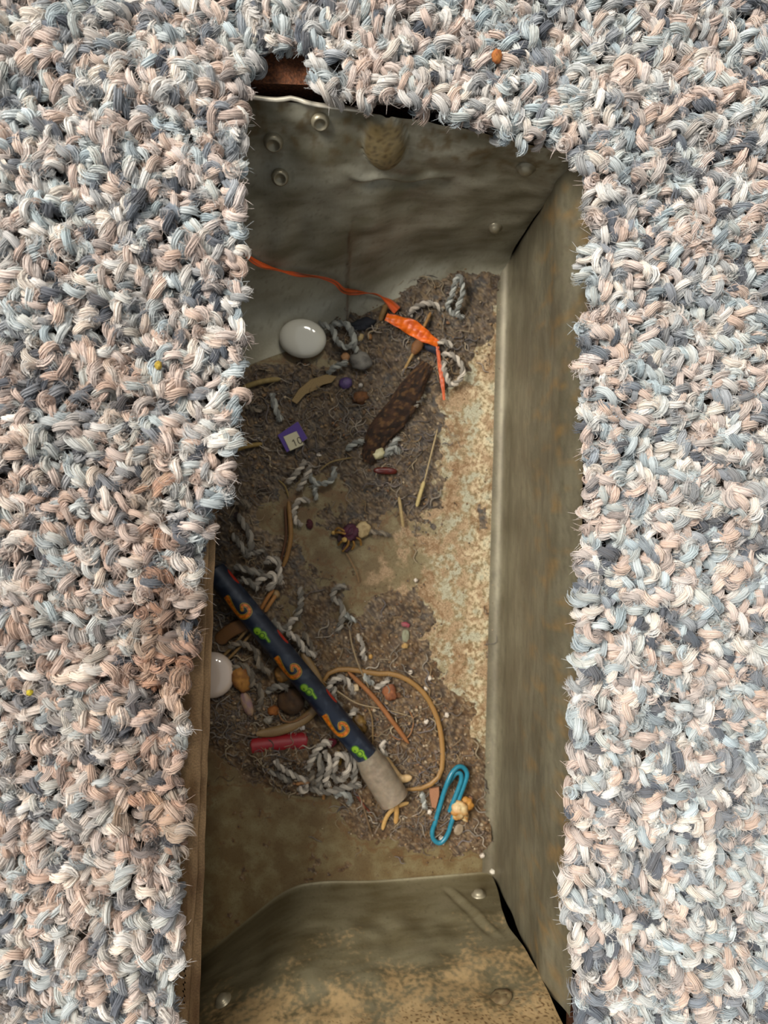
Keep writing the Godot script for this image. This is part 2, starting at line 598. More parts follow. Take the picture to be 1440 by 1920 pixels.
func duct() -> void:
	var o := thing("floor_duct", "grey sheet metal floor duct box sunk in the hole through the carpet", "duct")
	var zinc := mat("zinc_sheet", 0.5, 0.35, 0.08, 14.0)
	var pan := MB.new()
	pan.sheet(60, 120, func(s, t):
		var a := along(far_foot, s)
		var b := along(near_foot, s)
		var z := lerpf(a.z * 1000.0 - 2.0, b.z * 1000.0 + 2.0, t)
		return P(lerpf(x_left(z), x_right(z) - 4.9, s), 0.35 * wob.get_noise_2d(s * 100.0, z) - 0.2, z),
		func(s, t): return Color.WHITE)
	for i in pan.v.size():
		pan.uv[i] = Vector2((pan.v[i].x * 1000.0 + 46.0) / 112.0, (pan.v[i].z * 1000.0 + 92.0) / 244.0)
	var pm := StandardMaterial3D.new()
	pm.resource_name = "stained_zinc"
	pm.albedo_texture = pan_texture()
	pm.roughness = 0.5
	pm.metallic = 0.2
	obj("bottom_pan", pan, pm, o)

	var fw := MB.new()
	fw.sheet(150, 110, far_wall, func(s, v):
		var p := far_wall(s, v)
		var c := wall_color(p, C(170, 166, 147), C(130, 124, 102), false)
		# brown run of rust down the seam, soil near the rim
		var x := p.x * 1000.0
		var y := p.y * 1000.0
		var run := exp(-pow((x - 5.6 - 0.02 * y + 0.5 * fine.get_noise_2d(y * 9.0, 3.0)) / 0.45, 2.0)) * smoothstep(30.0, 22.0, y)
		c = c.lerp(C(92, 62, 40), run * 0.75)
		var soil := clampf(fine.get_noise_2d(x * 6.0, y * 6.0 + 200.0) * 2.2 + 0.1, 0.0, 1.0) * smoothstep(42.0, 54.0, y)
		c = c.lerp(C(112, 92, 58), soil * 0.7)
		# the dimple is rubbed brown and pitted
		var rub := smoothstep(1.0, 0.8, Vector2((x - 14.8) / 6.2, (y - 54.5) / 7.6).length())
		return c.lerp(C(138, 118, 76).lerp(C(84, 66, 38), clampf(fine.get_noise_2d(x * 26.0, y * 26.0) * 2.0, 0.0, 1.0)), rub * 0.85))
	var fo := obj("end_wall", fw, zinc, o)
	var nw := MB.new()
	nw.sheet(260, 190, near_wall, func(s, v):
		var p := near_wall(s, v)
		var c := wall_color(p, C(128, 120, 94), C(104, 94, 68), false)
		var x := p.x * 1000.0
		var y := p.y * 1000.0
		# tan tone growing upward from a ragged lower edge, flecked with dirt
		var tan_tone := smoothstep(-0.5, 0.4, fine.get_noise_2d(x * 1.6, y * 1.6 + 77.0) * 0.8 + (y - 50.0) * 0.028 + 0.7 * fine.get_noise_2d(x * 14.0, y * 14.0))
		c = c.lerp(C(200, 168, 120), tan_tone * 0.7)
		var fleck := fine.get_noise_2d(x * 22.0, y * 30.0 + 19.0)
		c = c.lerp(C(84, 54, 28), clampf((fleck - 0.2) * 4.0, 0.0, 0.85) * smoothstep(0.0, 1.0, tan_tone) * smoothstep(48.0, 56.0, y))
		return c, true)
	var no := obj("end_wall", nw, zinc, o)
	var rw := MB.new()
	rw.sheet(160, 70, right_wall, func(s, v):
		var p := right_wall(s, v)
		var c := wall_color(p, C(126, 119, 97), C(104, 96, 76), false)
		var y := p.y * 1000.0
		var z := p.z * 1000.0
		var scuff := clampf(fine.get_noise_2d(z * 5.0, y * 2.2) * 2.0 - 0.15, 0.0, 1.0) * smoothstep(18.0, 44.0, y)
		c = c.lerp(C(150, 118, 70), scuff * 0.6)
		c = c.lerp(C(84, 78, 62), clampf(fine.get_noise_2d(z * 4.0, y * 30.0) * 1.2, 0.0, 0.3))
		return c, true)
	obj("side_wall", rw, zinc, o)

	# left side: the side sheet under the floor, and two bent flanges one over the other that reach over the duct
	var dusty := mat("dusty_zinc", 0.65, 0.15, 0.25, 7.0)
	var lw := MB.new()
	lw.sheet(120, 40, func(s, v):
		var z := lerpf(-115.0, 156.0, s)
		return P(-46.0 - 0.8 * v + 0.5 * wob.get_noise_2d(z * 2.0, v * 40.0), -0.5 + 58.0 * v, z),
		func(s, v): return wall_color(P(s * 250.0, v * 62.0, 0), C(140, 118, 84), C(108, 86, 56), false))
	obj("side_wall", lw, dusty, o)
	for q in [[57.2, -0.6, 0.35], [59.6, -2.1, 0.55]]:
		var fl := MB.new()
		fl.sheet(140, 14, func(s, v):
			var z := lerpf(-106.0, 150.0, s)
			var x: float = -29.9 - 0.0364 * (z - 4.0) + q[1] + 0.25 * wob.get_noise_2d(z * 4.0, q[0] * 9.0) - (0.9 * smoothstep(95.0, 130.0, z) if q[2] > 0.4 else 0.0)
			# across the sheet, over the rolled edge and back below
			var w := [-47.0, -44.0, -41.0, -38.0, x - 2.0, x - 1.0, x - 0.25, x, x - 0.05, x - 0.3, x - 1.0, -38.0, -41.0, -44.0, -47.0]
			var k := int(v * 14.0 + 0.5)
			var y: float = q[0] + (q[2] if k < 7 else (0.3 if k < 8 else 0.0)) + 0.2 * wob.get_noise_2d(z * 2.0 + 70.0, w[k] * 3.0)
			return P(w[k], y, z),
			func(s, v): return wall_color(P(s * 256.0, v * 30.0, 0), C(176, 142, 100), C(120, 88, 54), false))
		obj("flange", fl, dusty, o)

	# dark box added to block stray light, so that the gaps look into darkness
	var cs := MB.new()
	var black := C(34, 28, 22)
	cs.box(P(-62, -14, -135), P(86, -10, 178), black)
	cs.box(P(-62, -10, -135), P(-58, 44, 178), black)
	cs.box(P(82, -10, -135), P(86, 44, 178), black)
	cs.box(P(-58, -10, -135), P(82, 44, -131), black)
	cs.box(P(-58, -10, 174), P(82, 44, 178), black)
	obj("added_light_block", cs, mat("light_block_dark", 0.9), o)

	# screws and rivets: place across the wall (0..1), place up it (0..1), radius, kind
	for w in [[fo, true, P(-15.9, 52, -102.4), 2.3, 1], [fo, true, P(-14.7, 43, -98.6), 2.1, 1], [fo, true, P(55.1, 52, -96.3), 2.2, 0], [fo, true, P(52.7, 21, -89.5), 1.9, 0], [fo, true, P(-2.2, 58, -104.7), 2.1, 1],
			[no, false, P(49.8, 10.5, 135.7), 2.0, 0], [no, false, P(48.0, 54, 137.0), 3.0, 2], [no, false, P(-32.3, 33, 145.4), 2.2, 0], [no, false, P(-32.0, 46, 145.5), 2.2, 2]]:
		var q: Vector3 = w[2]
		var best := Vector2.ZERO
		var near := 1e9
		for a in 81:
			for b in 61:
				var g := far_wall(a / 80.0, b / 60.0) if w[1] else near_wall(a / 80.0, b / 60.0)
				var e := Vector2(g.x - q.x, g.y - q.y).length()
				if e < near:
					near = e
					best = Vector2(a / 80.0, b / 60.0)
		var at := far_wall(best.x, best.y) if w[1] else near_wall(best.x, best.y)
		var dx := (far_wall(best.x + 0.02, best.y) if w[1] else near_wall(best.x + 0.02, best.y)) - at
		var dy := (far_wall(best.x, best.y + 0.02) if w[1] else near_wall(best.x, best.y + 0.02)) - at
		var out := dx.cross(dy).normalized() * (1.0 if w[1] else -1.0)
		out = out if out.z * (1.0 if w[1] else -1.0) > 0.0 else -out
		var side := dx.normalized()
		screw(w[0], at, Basis(side, out, side.cross(out)), w[3] * 0.001, w[4])


func screw(wall: Node3D, at: Vector3, turn: Basis, r: float, kind: int) -> void:
	var mb := MB.new()
	var col := C(150, 142, 120) if kind < 2 else C(122, 106, 74)
	if kind == 0:   # domed rivet on a flange
		mb.lathe(at, turn, PackedVector2Array([Vector2(r * 1.25, -0.0004), Vector2(r * 1.25, r * 0.1), Vector2(r * 0.95, r * 0.22), Vector2(r * 0.9, r * 0.45), Vector2(r * 0.65, r * 0.75), Vector2(r * 0.3, r * 0.86), Vector2(0, r * 0.88)]), 20, col)
	elif kind == 1:   # round screw end with a socket
		mb.lathe(at, turn, PackedVector2Array([Vector2(r * 1.2, -0.0004), Vector2(r * 1.15, r * 0.4), Vector2(r * 0.95, r * 0.75), Vector2(r * 0.7, r * 0.8), Vector2(r * 0.55, r * 0.45), Vector2(0, r * 0.35)]), 20, col)
	else:   # dimple crusted with dirt
		mb.lump(at, Vector3(r * 1.1, r * 0.4, r), turn, 0.35, fine, col, C(84, 66, 40), 12)
	obj("screw", mb, mat("screw_zinc" if kind < 2 else "crusted_screw", 0.4 if kind < 2 else 0.8, 0.5 if kind < 2 else 0.0), wall)


# ---------------------------------------------------------------- floor boards and carpet
var hole := [P(-40.0, 68, 134.8), P(-39.2, 68, 110.1), P(-38.5, 68, 89.6), P(-37.3, 68, 62.3), P(-35.4, 68, 35.2), P(-33.5, 68, 19.0), P(-30.2, 68, 4.8), P(-26.7, 68, -1.3), P(-25.1, 68, -18.9), P(-23.8, 68, -45.9), P(-22.9, 68, -64.8), P(-23.3, 68, -86.2), P(-23.0, 68, -100.9), P(-20.6, 68, -110.4), P(-13.7, 68, -115.2), P(-9.1, 68, -115.9), P(-5.6, 68, -109.6), P(-2.1, 68, -104.1), P(10.9, 68, -102.2), P(24.6, 68, -101.7), P(34.3, 68, -99.0), P(42.7, 68, -95.2), P(52.5, 68, -93.6), P(62.5, 68, -91.1), P(66.5, 68, -85.0), P(67.7, 68, -72.6), P(66.9, 68, -53.1), P(65.2, 68, -36.4), P(67.5, 68, -12.6), P(66.2, 68, 8.4), P(64.7, 68, 43.5), P(64.0, 68, 71.8), P(62.4, 68, 100.0), P(64.1, 68, 121.5), P(65.3, 68, 140.1), P(66.1, 68, 151.8), P(-39.5, 68, 146.1)]

func floor_and_carpet() -> void:
	# plywood with an opening a little larger than the duct
	var ply := MB.new()
	var X := [-420.0, -47.0, 70.0, 460.0]
	var Z := [-460.0, -109.0, 158.0, 480.0]
	for b in [[0, 0, 3, 1], [0, 2, 3, 3], [0, 1, 1, 2], [2, 1, 3, 2]]:
		ply.box(P(X[b[0]], 44, Z[b[1]]), P(X[b[2]], 62, Z[b[3]]), C(126, 74, 40))
	var pm := mat("plywood", 0.85, 0.0, 0.5, 16.0, 0.3)
	var fl := obj("floor", ply, pm)
	fl.set_meta("kind", "structure")
	fl.set_meta("label", "rust brown wooden floor edge under the carpet at the hole")
	# a bright bent rim of the duct over the wood at the far left corner
	var rim := MB.new()
	var rp := evenly([far_top[0] + P(2, 0.6, 1), P(-16.5, 62.8, -104.5), P(-10.3, 62.8, -105.0), P(-4.1, 62.6, -103.7), P(9.8, 62.6, -102.5)], 30)
	rim.tube(rp, same(0.0007, 30), 8, dyed(C(196, 188, 170), 30, 0.3), 0.6)
	obj("rim", rim, mat("rim_zinc", 0.35, 0.6), get_node("floor_duct"))

	var poly := PackedVector2Array()
	for p in hole:
		poly.append(Vector2(p.x, p.z) * 1000.0)
	var o := thing("carpet", "heathered beige grey and slate twisted pile carpet round the hole", "carpet")
	# backing: a sheet from the hole outline out to the far edges
	var outer := PackedVector2Array([Vector2(-420, 480), Vector2(-420, -460), Vector2(460, -460), Vector2(460, 480)])
	var back := MB.new()
	var ring := PackedVector2Array()
	var grown: PackedVector2Array = Geometry2D.offset_polygon(poly, 2.2)[0]
	for k in 4:
		pass
	# four pieces whose outlines share the hole
	var mid := Vector2(12, 20)
	for k in 4:
		var quarter := PackedVector2Array([mid, mid + Vector2(900, 0).rotated(PI / 2 * k + PI / 4), mid + Vector2(1300, 0).rotated(PI / 2 * k + PI / 2), mid + Vector2(900, 0).rotated(PI / 2 * k + PI * 0.75)])
		for piece in Geometry2D.intersect_polygons(outer, quarter):
			for cut in Geometry2D.clip_polygons(piece, grown):
				var tri := Geometry2D.triangulate_polygon(cut)
				for y in [62.3, 64.6]:
					var first := back.v.size()
					for q in cut:
						back.put(P(q.x, y, q.y), Vector3.UP if y > 63.0 else Vector3.DOWN, C(96, 84, 74), q)
					for i in range(0, tri.size(), 3):
						back.tri(first + tri[i], first + tri[i + 1], first + tri[i + 2])
	for i in grown.size():
		var a := grown[i]
		var b := grown[(i + 1) % grown.size()]
		var nn := Vector3((b - a).y, 0, -(b - a).x).normalized()
		var f := back.v.size()
		for q in [P(a.x, 62.3, a.y), P(b.x, 62.3, b.y), P(b.x, 64.6, b.y), P(a.x, 64.6, a.y)]:
			back.put(q, nn, C(110, 96, 82))
		back.quad(f, f + 1, f + 2, f + 3)
	obj("backing", back, mat("jute_backing", 0.95, 0.0, 0.4, 5.0, 0.3), o)
	pile(o, poly)


func ply_strand(mb: MB, path: PackedVector3Array, r: float, phase: float, turns: float, offset: float, tone: Color, fibres: int, loose: float) -> void:
	# one of the two plies of a yarn: a core and fine fibres that wind round it; the ply itself winds round the path
	var m := path.size()
	var core := PackedVector3Array()
	var fr := []
	for i in m:
		var t := (path[mini(i + 1, m - 1)] - path[maxi(i - 1, 0)]).normalized()
		var u := (Vector3(0.13, 0.2, 0.97) - t * t.dot(Vector3(0.13, 0.2, 0.97))).normalized()
		fr.append([u, t.cross(u)])
	for i in m:
		var a := phase + TAU * turns * i / (m - 1)
		core.append(path[i] + (fr[i][0] * cos(a) + fr[i][1] * sin(a)) * offset)
	var rad := PackedFloat32Array()
	for i in m:
		rad.append(r * 0.84 * (1.0 if i < m - 3 else lerpf(0.75, 0.2, (i - m + 3) / 2.0)))
	mb.tube(core, rad, 8, dyed(tone * 0.8, m, 0.05), 1.0, Vector3.ZERO, false)
	for k in fibres:
		var fp := PackedVector3Array()
		var a0 := TAU * k / fibres + ru(-0.2, 0.2)
		var w := ru(0.9, 1.12)
		var tw := turns * 0.55 + ru(-0.25, 0.25)
		var light := ru(0.84, 1.14)
		var flare := ru(0.0, loose)
		for i in m:
			var t := float(i) / (m - 1)
			var a := a0 + TAU * tw * t
			var rr := r * (w + flare * smoothstep(0.7, 1.0, t) + 0.13 * sin(t * 11.0 + a0 * 5.0) + ru(-0.04, 0.04))
			fp.append(core[i] + (fr[i][0] * cos(a) + fr[i][1] * sin(a)) * rr)
		mb.tube(fp, tapered(0.00009, m, 0.5, 0.25, 0.2), 4, dyed(Color(tone.r * light, tone.g * light, tone.b * light), m, 0.04), 1.0, Vector3.ZERO, false)


func tuft(kind: int) -> MB:
	var mb := MB.new()
	var r := ru(0.76, 1.02) * 0.001
	var pts := []
	if kind % 3 == 0:   # a loop lying over
		var w := ru(2.0, 3.2)
		pts = [P(-w, -5, 0), P(-w * 0.9, 1.0, ru(-1, 1)), P(-w * 0.2, 3.6, ru(-1, 1)), P(w * 0.8, 2.6, ru(-1.5, 1.5)), P(w * 1.15, -2.5, ru(-1, 1))]
	elif kind % 3 == 1:   # a cut end that curls over
		pts = [P(0, -5, 0), P(-0.8, 0.5, 0), P(0.2, 3.4, ru(-0.5, 0.5)), P(2.4, 4.2, ru(-1, 1)), P(4.2, 2.6, ru(-1.6, 1.6))]
	else:   # a cut end that stands and leans
		pts = [P(0, -5, 0), P(0.4, -0.5, 0.4), P(-0.5, 2.6, ru(-0.6, 0.6)), P(1.0, 4.8, ru(-1, 1))]
	var path := evenly(pts, 18)
	var turns := ru(1.35, 2.1)
	var ph := ru(0, TAU)
	var shades := [[Color(1, 1, 1), Color(0.98, 0.92, 0.86)], [Color(1, 1, 1), Color(0.5, 0.53, 0.56)], [Color(0.9, 0.95, 1.0), Color(1.05, 0.98, 0.92)], [Color(1, 1, 1), Color(0.74, 0.77, 0.79)], [Color(1.05, 0.99, 0.94), Color(0.86, 0.92, 0.95)]]
	var sh: Array = shades[kind % 5]
	ply_strand(mb, path, r, ph, turns, r * 0.95, sh[0], 28, 0.6)
	ply_strand(mb, path, r, ph + PI, turns, r * 0.95, sh[1], 28, 0.6)
	for k in 14:   # stray hairs
		var at: Vector3 = path[rng.randi_range(6, 17)]
		var d := Vector3(ru(-1, 1), ru(-0.2, 1), ru(-1, 1)).normalized()
		var e := Vector3(ru(-1, 1), ru(-0.5, 0.5), ru(-1, 1)) * 0.0016
		mb.tube(evenly([at, at + d * 0.0018, at + d * 0.0032 + e], 6), tapered(0.00005, 6), 3, dyed(Color(1, 1, 1), 6), 1.0, Vector3.ZERO, false)
	return mb


func inside(q: Vector2, poly: PackedVector2Array) -> bool:
	var odd := false
	for k in poly.size():
		var a := poly[k]
		var b := poly[(k + 1) % poly.size()]
		if (a.y > q.y) != (b.y > q.y) and q.x < a.x + (q.y - a.y) / (b.y - a.y) * (b.x - a.x):
			odd = not odd
	return odd

func pile(o: Node3D, poly: PackedVector2Array) -> void:
	var kinds := 18
	var wool := mat("carpet_wool", 0.85)
	wool.rim_enabled = true
	wool.rim = 0.5
	wool.rim_tint = 0.6
	wool.metallic_specular = 0.3
	var dyes := [C(232, 216, 206), C(222, 202, 190), C(244, 239, 232), C(216, 223, 223), C(200, 209, 211), C(150, 154, 160), C(110, 114, 122), C(206, 203, 200), C(236, 231, 225), C(178, 182, 186)]
	var share := [0.19, 0.13, 0.12, 0.16, 0.1, 0.07, 0.06, 0.06, 0.07, 0.04]
	var where := []
	var tint := []
	for k in kinds:
		where.append([])
		tint.append([])
	# soiled patches on the left: centre, size, strength
	var soil := [[P(-44.5, 70, 0.0), 5.0, 15.0, 1.0], [P(-42.7, 70, 41.4), 9.0, 24.0, 1.0], [P(-45.4, 70, 74.9), 10.0, 22.0, 1.0], [P(-40.0, 70, 24.1), 6.0, 12.0, 0.9], [P(-48.9, 70, -34.4), 9.0, 20.0, 0.35], [P(-62.0, 70, 8.0), 34.0, 80.0, 0.3], [P(-58.5, 70, 74.6), 36.0, 70.0, 0.34]]
	var step := 2.8
	for j in 155:
		for i in 140:
			var q := Vector2(-186.0 + (i + (0.5 if j % 2 else 0.0) + ru(-0.42, 0.42)) * step, -212.0 + (j + ru(-0.42, 0.42)) * step)
			var d := 1e9
			var away := Vector2.ZERO
			for k in poly.size():
				var c := Geometry2D.get_closest_point_to_segment(q, poly[k], poly[(k + 1) % poly.size()])
				if c.distance_to(q) < d:
					d = c.distance_to(q)
					away = c - q
			if inside(q, poly):
				continue
			if d < 1.6:
				q -= away.normalized() * 1.0
			var sway := wob.get_noise_2d(q.x * 2.2, q.y * 2.2 + 31.0)
			var at := P(q.x, 66.4 + 2.4 * sway + ru(-0.6, 0.6), q.y)
			var b := Basis(Vector3.UP, ru(0, TAU))
			b = Basis(Vector3(ru(-1, 1), 0, ru(-1, 1)).normalized(), ru(0.0, 0.55)) * b
			if d < 5.0:   # edge tufts lean into the hole
				var dir := away.normalized()
				b = Basis(Vector3(dir.y, 0, -dir.x), ru(0.15, 0.75) * (1.0 - d / 7.0)) * b
			b = b.scaled_local(Vector3.ONE * ru(0.76, 1.1))
			var pick := rng.randf()
			var n := 0
			while n < dyes.size() - 1 and pick > share[n]:
				pick -= share[n]
				n += 1
			var col: Color = dyes[n] * ru(0.8, 1.0)
			for s in soil:
				var g := Vector2((q.x - s[0].x * 1000.0) / s[1], (q.y - s[0].z * 1000.0) / s[2]).length()
				var amount: float = s[3] * (1.0 - smoothstep(0.3, 1.2, g + 0.5 * fine.get_noise_2d(q.x * 5.0, q.y * 5.0)))
				if amount > 0.0:
					col = col.lerp(Color(col.r * 0.68, col.g * 0.46, col.b * 0.32), amount * ru(0.5, 1.0))
			col.a = 1.0
			var kind := rng.randi_range(0, kinds - 1)
			where[kind].append(Transform3D(b, at))
			tint[kind].append(col)
	for k in kinds:
		scatter("pile", tuft(k), wool, where[k], tint[k], o)

# ---------------------------------------------------------------- loose dirt
func dirt_layer() -> void:
	var o := thing("dust_debris", "matted grey brown dust, lint and grit lying over the duct bottom", "dust")
	o.set_meta("kind", "stuff")
	var z0 := -84.0
	var step := 0.62
	var nx := 168
	var nz := 372
	var id := PackedInt32Array()
	id.resize((nx + 1) * (nz + 1))
	id.fill(-1)
	var mb := MB.new()
	for j in nz + 1:
		for i in nx + 1:
			var z := z0 + j * step
			var x := -44.0 + i * step
			if x < x_left(z) or x > x_right(z) - 2.0:
				continue
			var d := dirt(x, z)
			if d > 0.13:
				id[j * (nx + 1) + i] = mb.put(P(x, dirt_height(x, z), z), Vector3.UP, dirt_color(x, z))
	for j in nz:
		for i in nx:
			var k := [id[j * (nx + 1) + i], id[j * (nx + 1) + i + 1], id[(j + 1) * (nx + 1) + i + 1], id[(j + 1) * (nx + 1) + i]]
			if k.min() >= 0:
				mb.quad(k[0], k[1], k[2], k[3])
	var acc := PackedVector3Array()
	acc.resize(mb.v.size())
	for t in range(0, mb.ix.size(), 3):
		var a := mb.ix[t]
		var b := mb.ix[t + 1]
		var c := mb.ix[t + 2]
		var nn := (mb.v[c] - mb.v[a]).cross(mb.v[b] - mb.v[a])
		nn = nn if nn.y > 0.0 else -nn
		acc[a] += nn; acc[b] += nn; acc[c] += nn
	for i in acc.size():
		mb.n[i] = acc[i].normalized() if acc[i].length() > 0.0 else Vector3.UP
	var soil := mat("matted_dust", 0.95, 0.0, 0.35, 4.0, 0.15)
	var l := obj("lint_layer", mb, soil, o)
	l.set_meta("kind", "stuff")

	# grit, lint curls and fibres strewn where the dirt lies
	var dry := mat("grit", 0.85)
	var fibre := mat("lint_fibre", 0.9)
	var grit := [[], [], []]
	var grit_tint := [[], [], []]
	var hair := [[], [], [], [], [], []]
	var hair_tint := [[], [], [], [], [], []]
	var grit_dye := [C(150, 118, 78), C(178, 148, 108), C(92, 70, 48), C(206, 190, 160), C(70, 58, 50), C(140, 96, 60), C(120, 108, 104)]
	var hair_dye := [C(150, 138, 124), C(122, 112, 108), C(172, 154, 124), C(98, 86, 76), C(140, 116, 84), C(112, 104, 100), C(170, 158, 140)]
	for t in 46000:
		var z := ru(-82.0, 134.0)
		var x := ru(x_left(z) + 0.5, x_right(z) - 1.5)
		var d := dirt(x, z)
		if rng.randf() < 0.06 + d * 0.5 * (1.0 if d > 0.2 else 0.2) * (0.45 + 0.55 * smoothstep(-30.0, 90.0, z)):
			if d < 0.2 and x < 15.0 and rng.randf() < 0.75:
				continue
			var k := rng.randi_range(0, 2)
			var s := 0.1 + 0.5 * pow(rng.randf(), 5.0) * (0.4 + d)
			var y := maxf(dirt_height(x, z), 0.0)
			grit[k].append(Transform3D(Basis(Vector3(ru(-1, 1), ru(-1, 1), ru(-1, 1)).normalized(), ru(0, TAU)).scaled(Vector3.ONE * s), P(x, y + s * 0.4, z)))
			grit_tint[k].append(grit_dye[rng.randi_range(0, 6)].lerp(C(124, 102, 78), 0.45) * ru(0.7, 1.05))
	for t in 15000:
		var z := ru(-80.0, 132.0)
		var x := ru(x_left(z) + 1.0, x_right(z) - 4.0)
		var d := dirt(x, z)
		if rng.randf() < d * d * 0.55 * (1.0 if z < 20.0 or x < -5.0 else 0.55):
			var k := rng.randi_range(0, 5)
			var s := ru(0.4, 1.1)
			var b := Basis(Vector3.UP, ru(0, TAU)) * Basis(Vector3(1, 0, 0), ru(-0.35, 0.35)) * Basis(Vector3(0, 0, 1), ru(-0.3, 0.3))
			hair[k].append(Transform3D(b.scaled(Vector3.ONE * s), P(x, maxf(dirt_height(x, z), 0.0) + ru(0.1, 0.7), z)))
			hair_tint[k].append(hair_dye[rng.randi_range(0, 6)] * ru(0.4, 0.92))
	for k in 3:
		var g := MB.new()
		g.lump(Vector3.ZERO, P(1.0, ru(0.55, 0.9), ru(0.6, 0.95)), Basis.IDENTITY, 0.5, fine, Color(1, 1, 1), Color(0.75, 0.72, 0.68), 5)
		scatter("grit", g, dry, grit[k], grit_tint[k], o)
	for k in 6:
		var g := MB.new()
		var c := ru(-2.0, 2.0)
		var w := ru(1.6, 4.2)
		var line := evenly([P(-w, 0, 0), P(-w * 0.4, ru(0.1, 0.6), c), P(w * 0.3, ru(0.1, 0.7), -c * ru(0.2, 1.0)), P(w, 0, ru(-1.5, 1.5))], 10)
		g.tube(line, tapered([0.00007, 0.00009, 0.00012, 0.00016, 0.00008, 0.00026][k], 10), 5, dyed(Color(1, 1, 1), 10, 0.15))
		scatter("lint_fibre", g, fibre, hair[k], hair_tint[k], o)


# ---------------------------------------------------------------- the things that fell in
func lay(points: Array, r: float, count: int, arch := 0.0) -> PackedVector3Array:
	# a line laid on the dirt: it keeps the greater of its own height and the dirt's
	var path := evenly(points, count)
	for i in count:
		var t := float(i) / (count - 1)
		var floor_y := maxf(dirt_height(path[i].x * 1000.0, path[i].z * 1000.0), 0.0) + r
		path[i].y = maxf(path[i].y, floor_y * 0.001) + arch * 0.001 * sin(PI * t)
	for k in 2:
		for i in range(1, count - 1):
			path[i].y = maxf(path[i].y, (path[i - 1].y + path[i + 1].y) * 0.5)
	return path

func yarn(points: Array, r: float, col: Color, label: String) -> void:
	# a scrap of two-ply carpet yarn with fuzz
	var total := 0.0
	for i in points.size() - 1:
		total += points[i].distance_to(points[i + 1])
	var count := int(clampf(total * 1000.0 * 2.2, 14, 70))
	var path := lay(points, r * 0.9, count, 0.6)
	var mb := MB.new()
	var turns := maxf(1.0, total * 1000.0 / (r * 4.6))
	var ph := ru(0, TAU)
	for k in 2:
		var tone := col * (1.12 if k == 0 else 0.55)
		ply_strand(mb, path, r * 0.00058, ph + PI * k, turns, r * 0.0005, tone, 9, 0.4)
	for k in 16:
		var at: Vector3 = path[rng.randi_range(1, count - 2)]
		var d := Vector3(ru(-1, 1), ru(0, 0.6), ru(-1, 1)).normalized()
		mb.tube(evenly([at, at + d * 0.001, at + d * 0.002 + Vector3(ru(-1, 1), 0, ru(-1, 1)) * 0.0008], 5), tapered(0.00004, 5), 3, dyed(col, 5), 1.0, Vector3.ZERO, false)
	single("yarn_scrap", label, "yarn", mb, wool_mat, "scraps of grey carpet yarn in the duct")

var wool_mat: StandardMaterial3D

func strand(called: String, label: String, category: String, points: Array, r: float, col: Color, m: Material, flat := 1.0, arch := 0.0, group := "", a := 0.4, b := 0.4) -> MeshInstance3D:
	var count := 26
	var path := lay(points, r * flat, count, arch)
	var mb := MB.new()
	mb.tube(path, tapered(r * 0.001, count, a, b, 0.12), 10, dyed(col, count, 0.08), flat, Vector3.UP if flat != 1.0 else Vector3.ZERO)
	return single(called, label, category, mb, m, group)

func crumb(called: String, label: String, category: String, at: Vector3, size: Vector3, turn: float, col: Color, col2: Color, m: Material, rough := 0.35, power := 1.0, sink := 0.2, group := "") -> MeshInstance3D:
	var mb := MB.new()
	var y := maxf(dirt_height(at.x * 1000.0, at.z * 1000.0), 0.0) if at.y < 0.05 else at.y * 1000.0
	mb.lump(P(at.x * 1000.0, y + size.y * (1.0 - sink), at.z * 1000.0), size * 0.001, Basis(Vector3.UP, turn), rough, fine, col, col2, 12, power)
	return single(called, label, category, mb, m, group)

func flake(called: String, label: String, category: String, outline: Array, thick: float, col: Color, m: Material, lift := 0.3) -> MeshInstance3D:
	# a thin stiff piece with that outline, resting on the dirt
	var o2 := PackedVector2Array()
	var y := 0.0
	for p in outline:
		o2.append(Vector2(p.x, p.z))
		y = maxf(y, dirt_height(p.x * 1000.0, p.z * 1000.0))
	y = (y + lift) * 0.001
	var mb := MB.new()
	mb.slab(o2, y, y + thick * 0.001, minf(thick * 0.4, 0.25) * 0.001, col, col * 0.8)
	return single(called, label, category, mb, m)

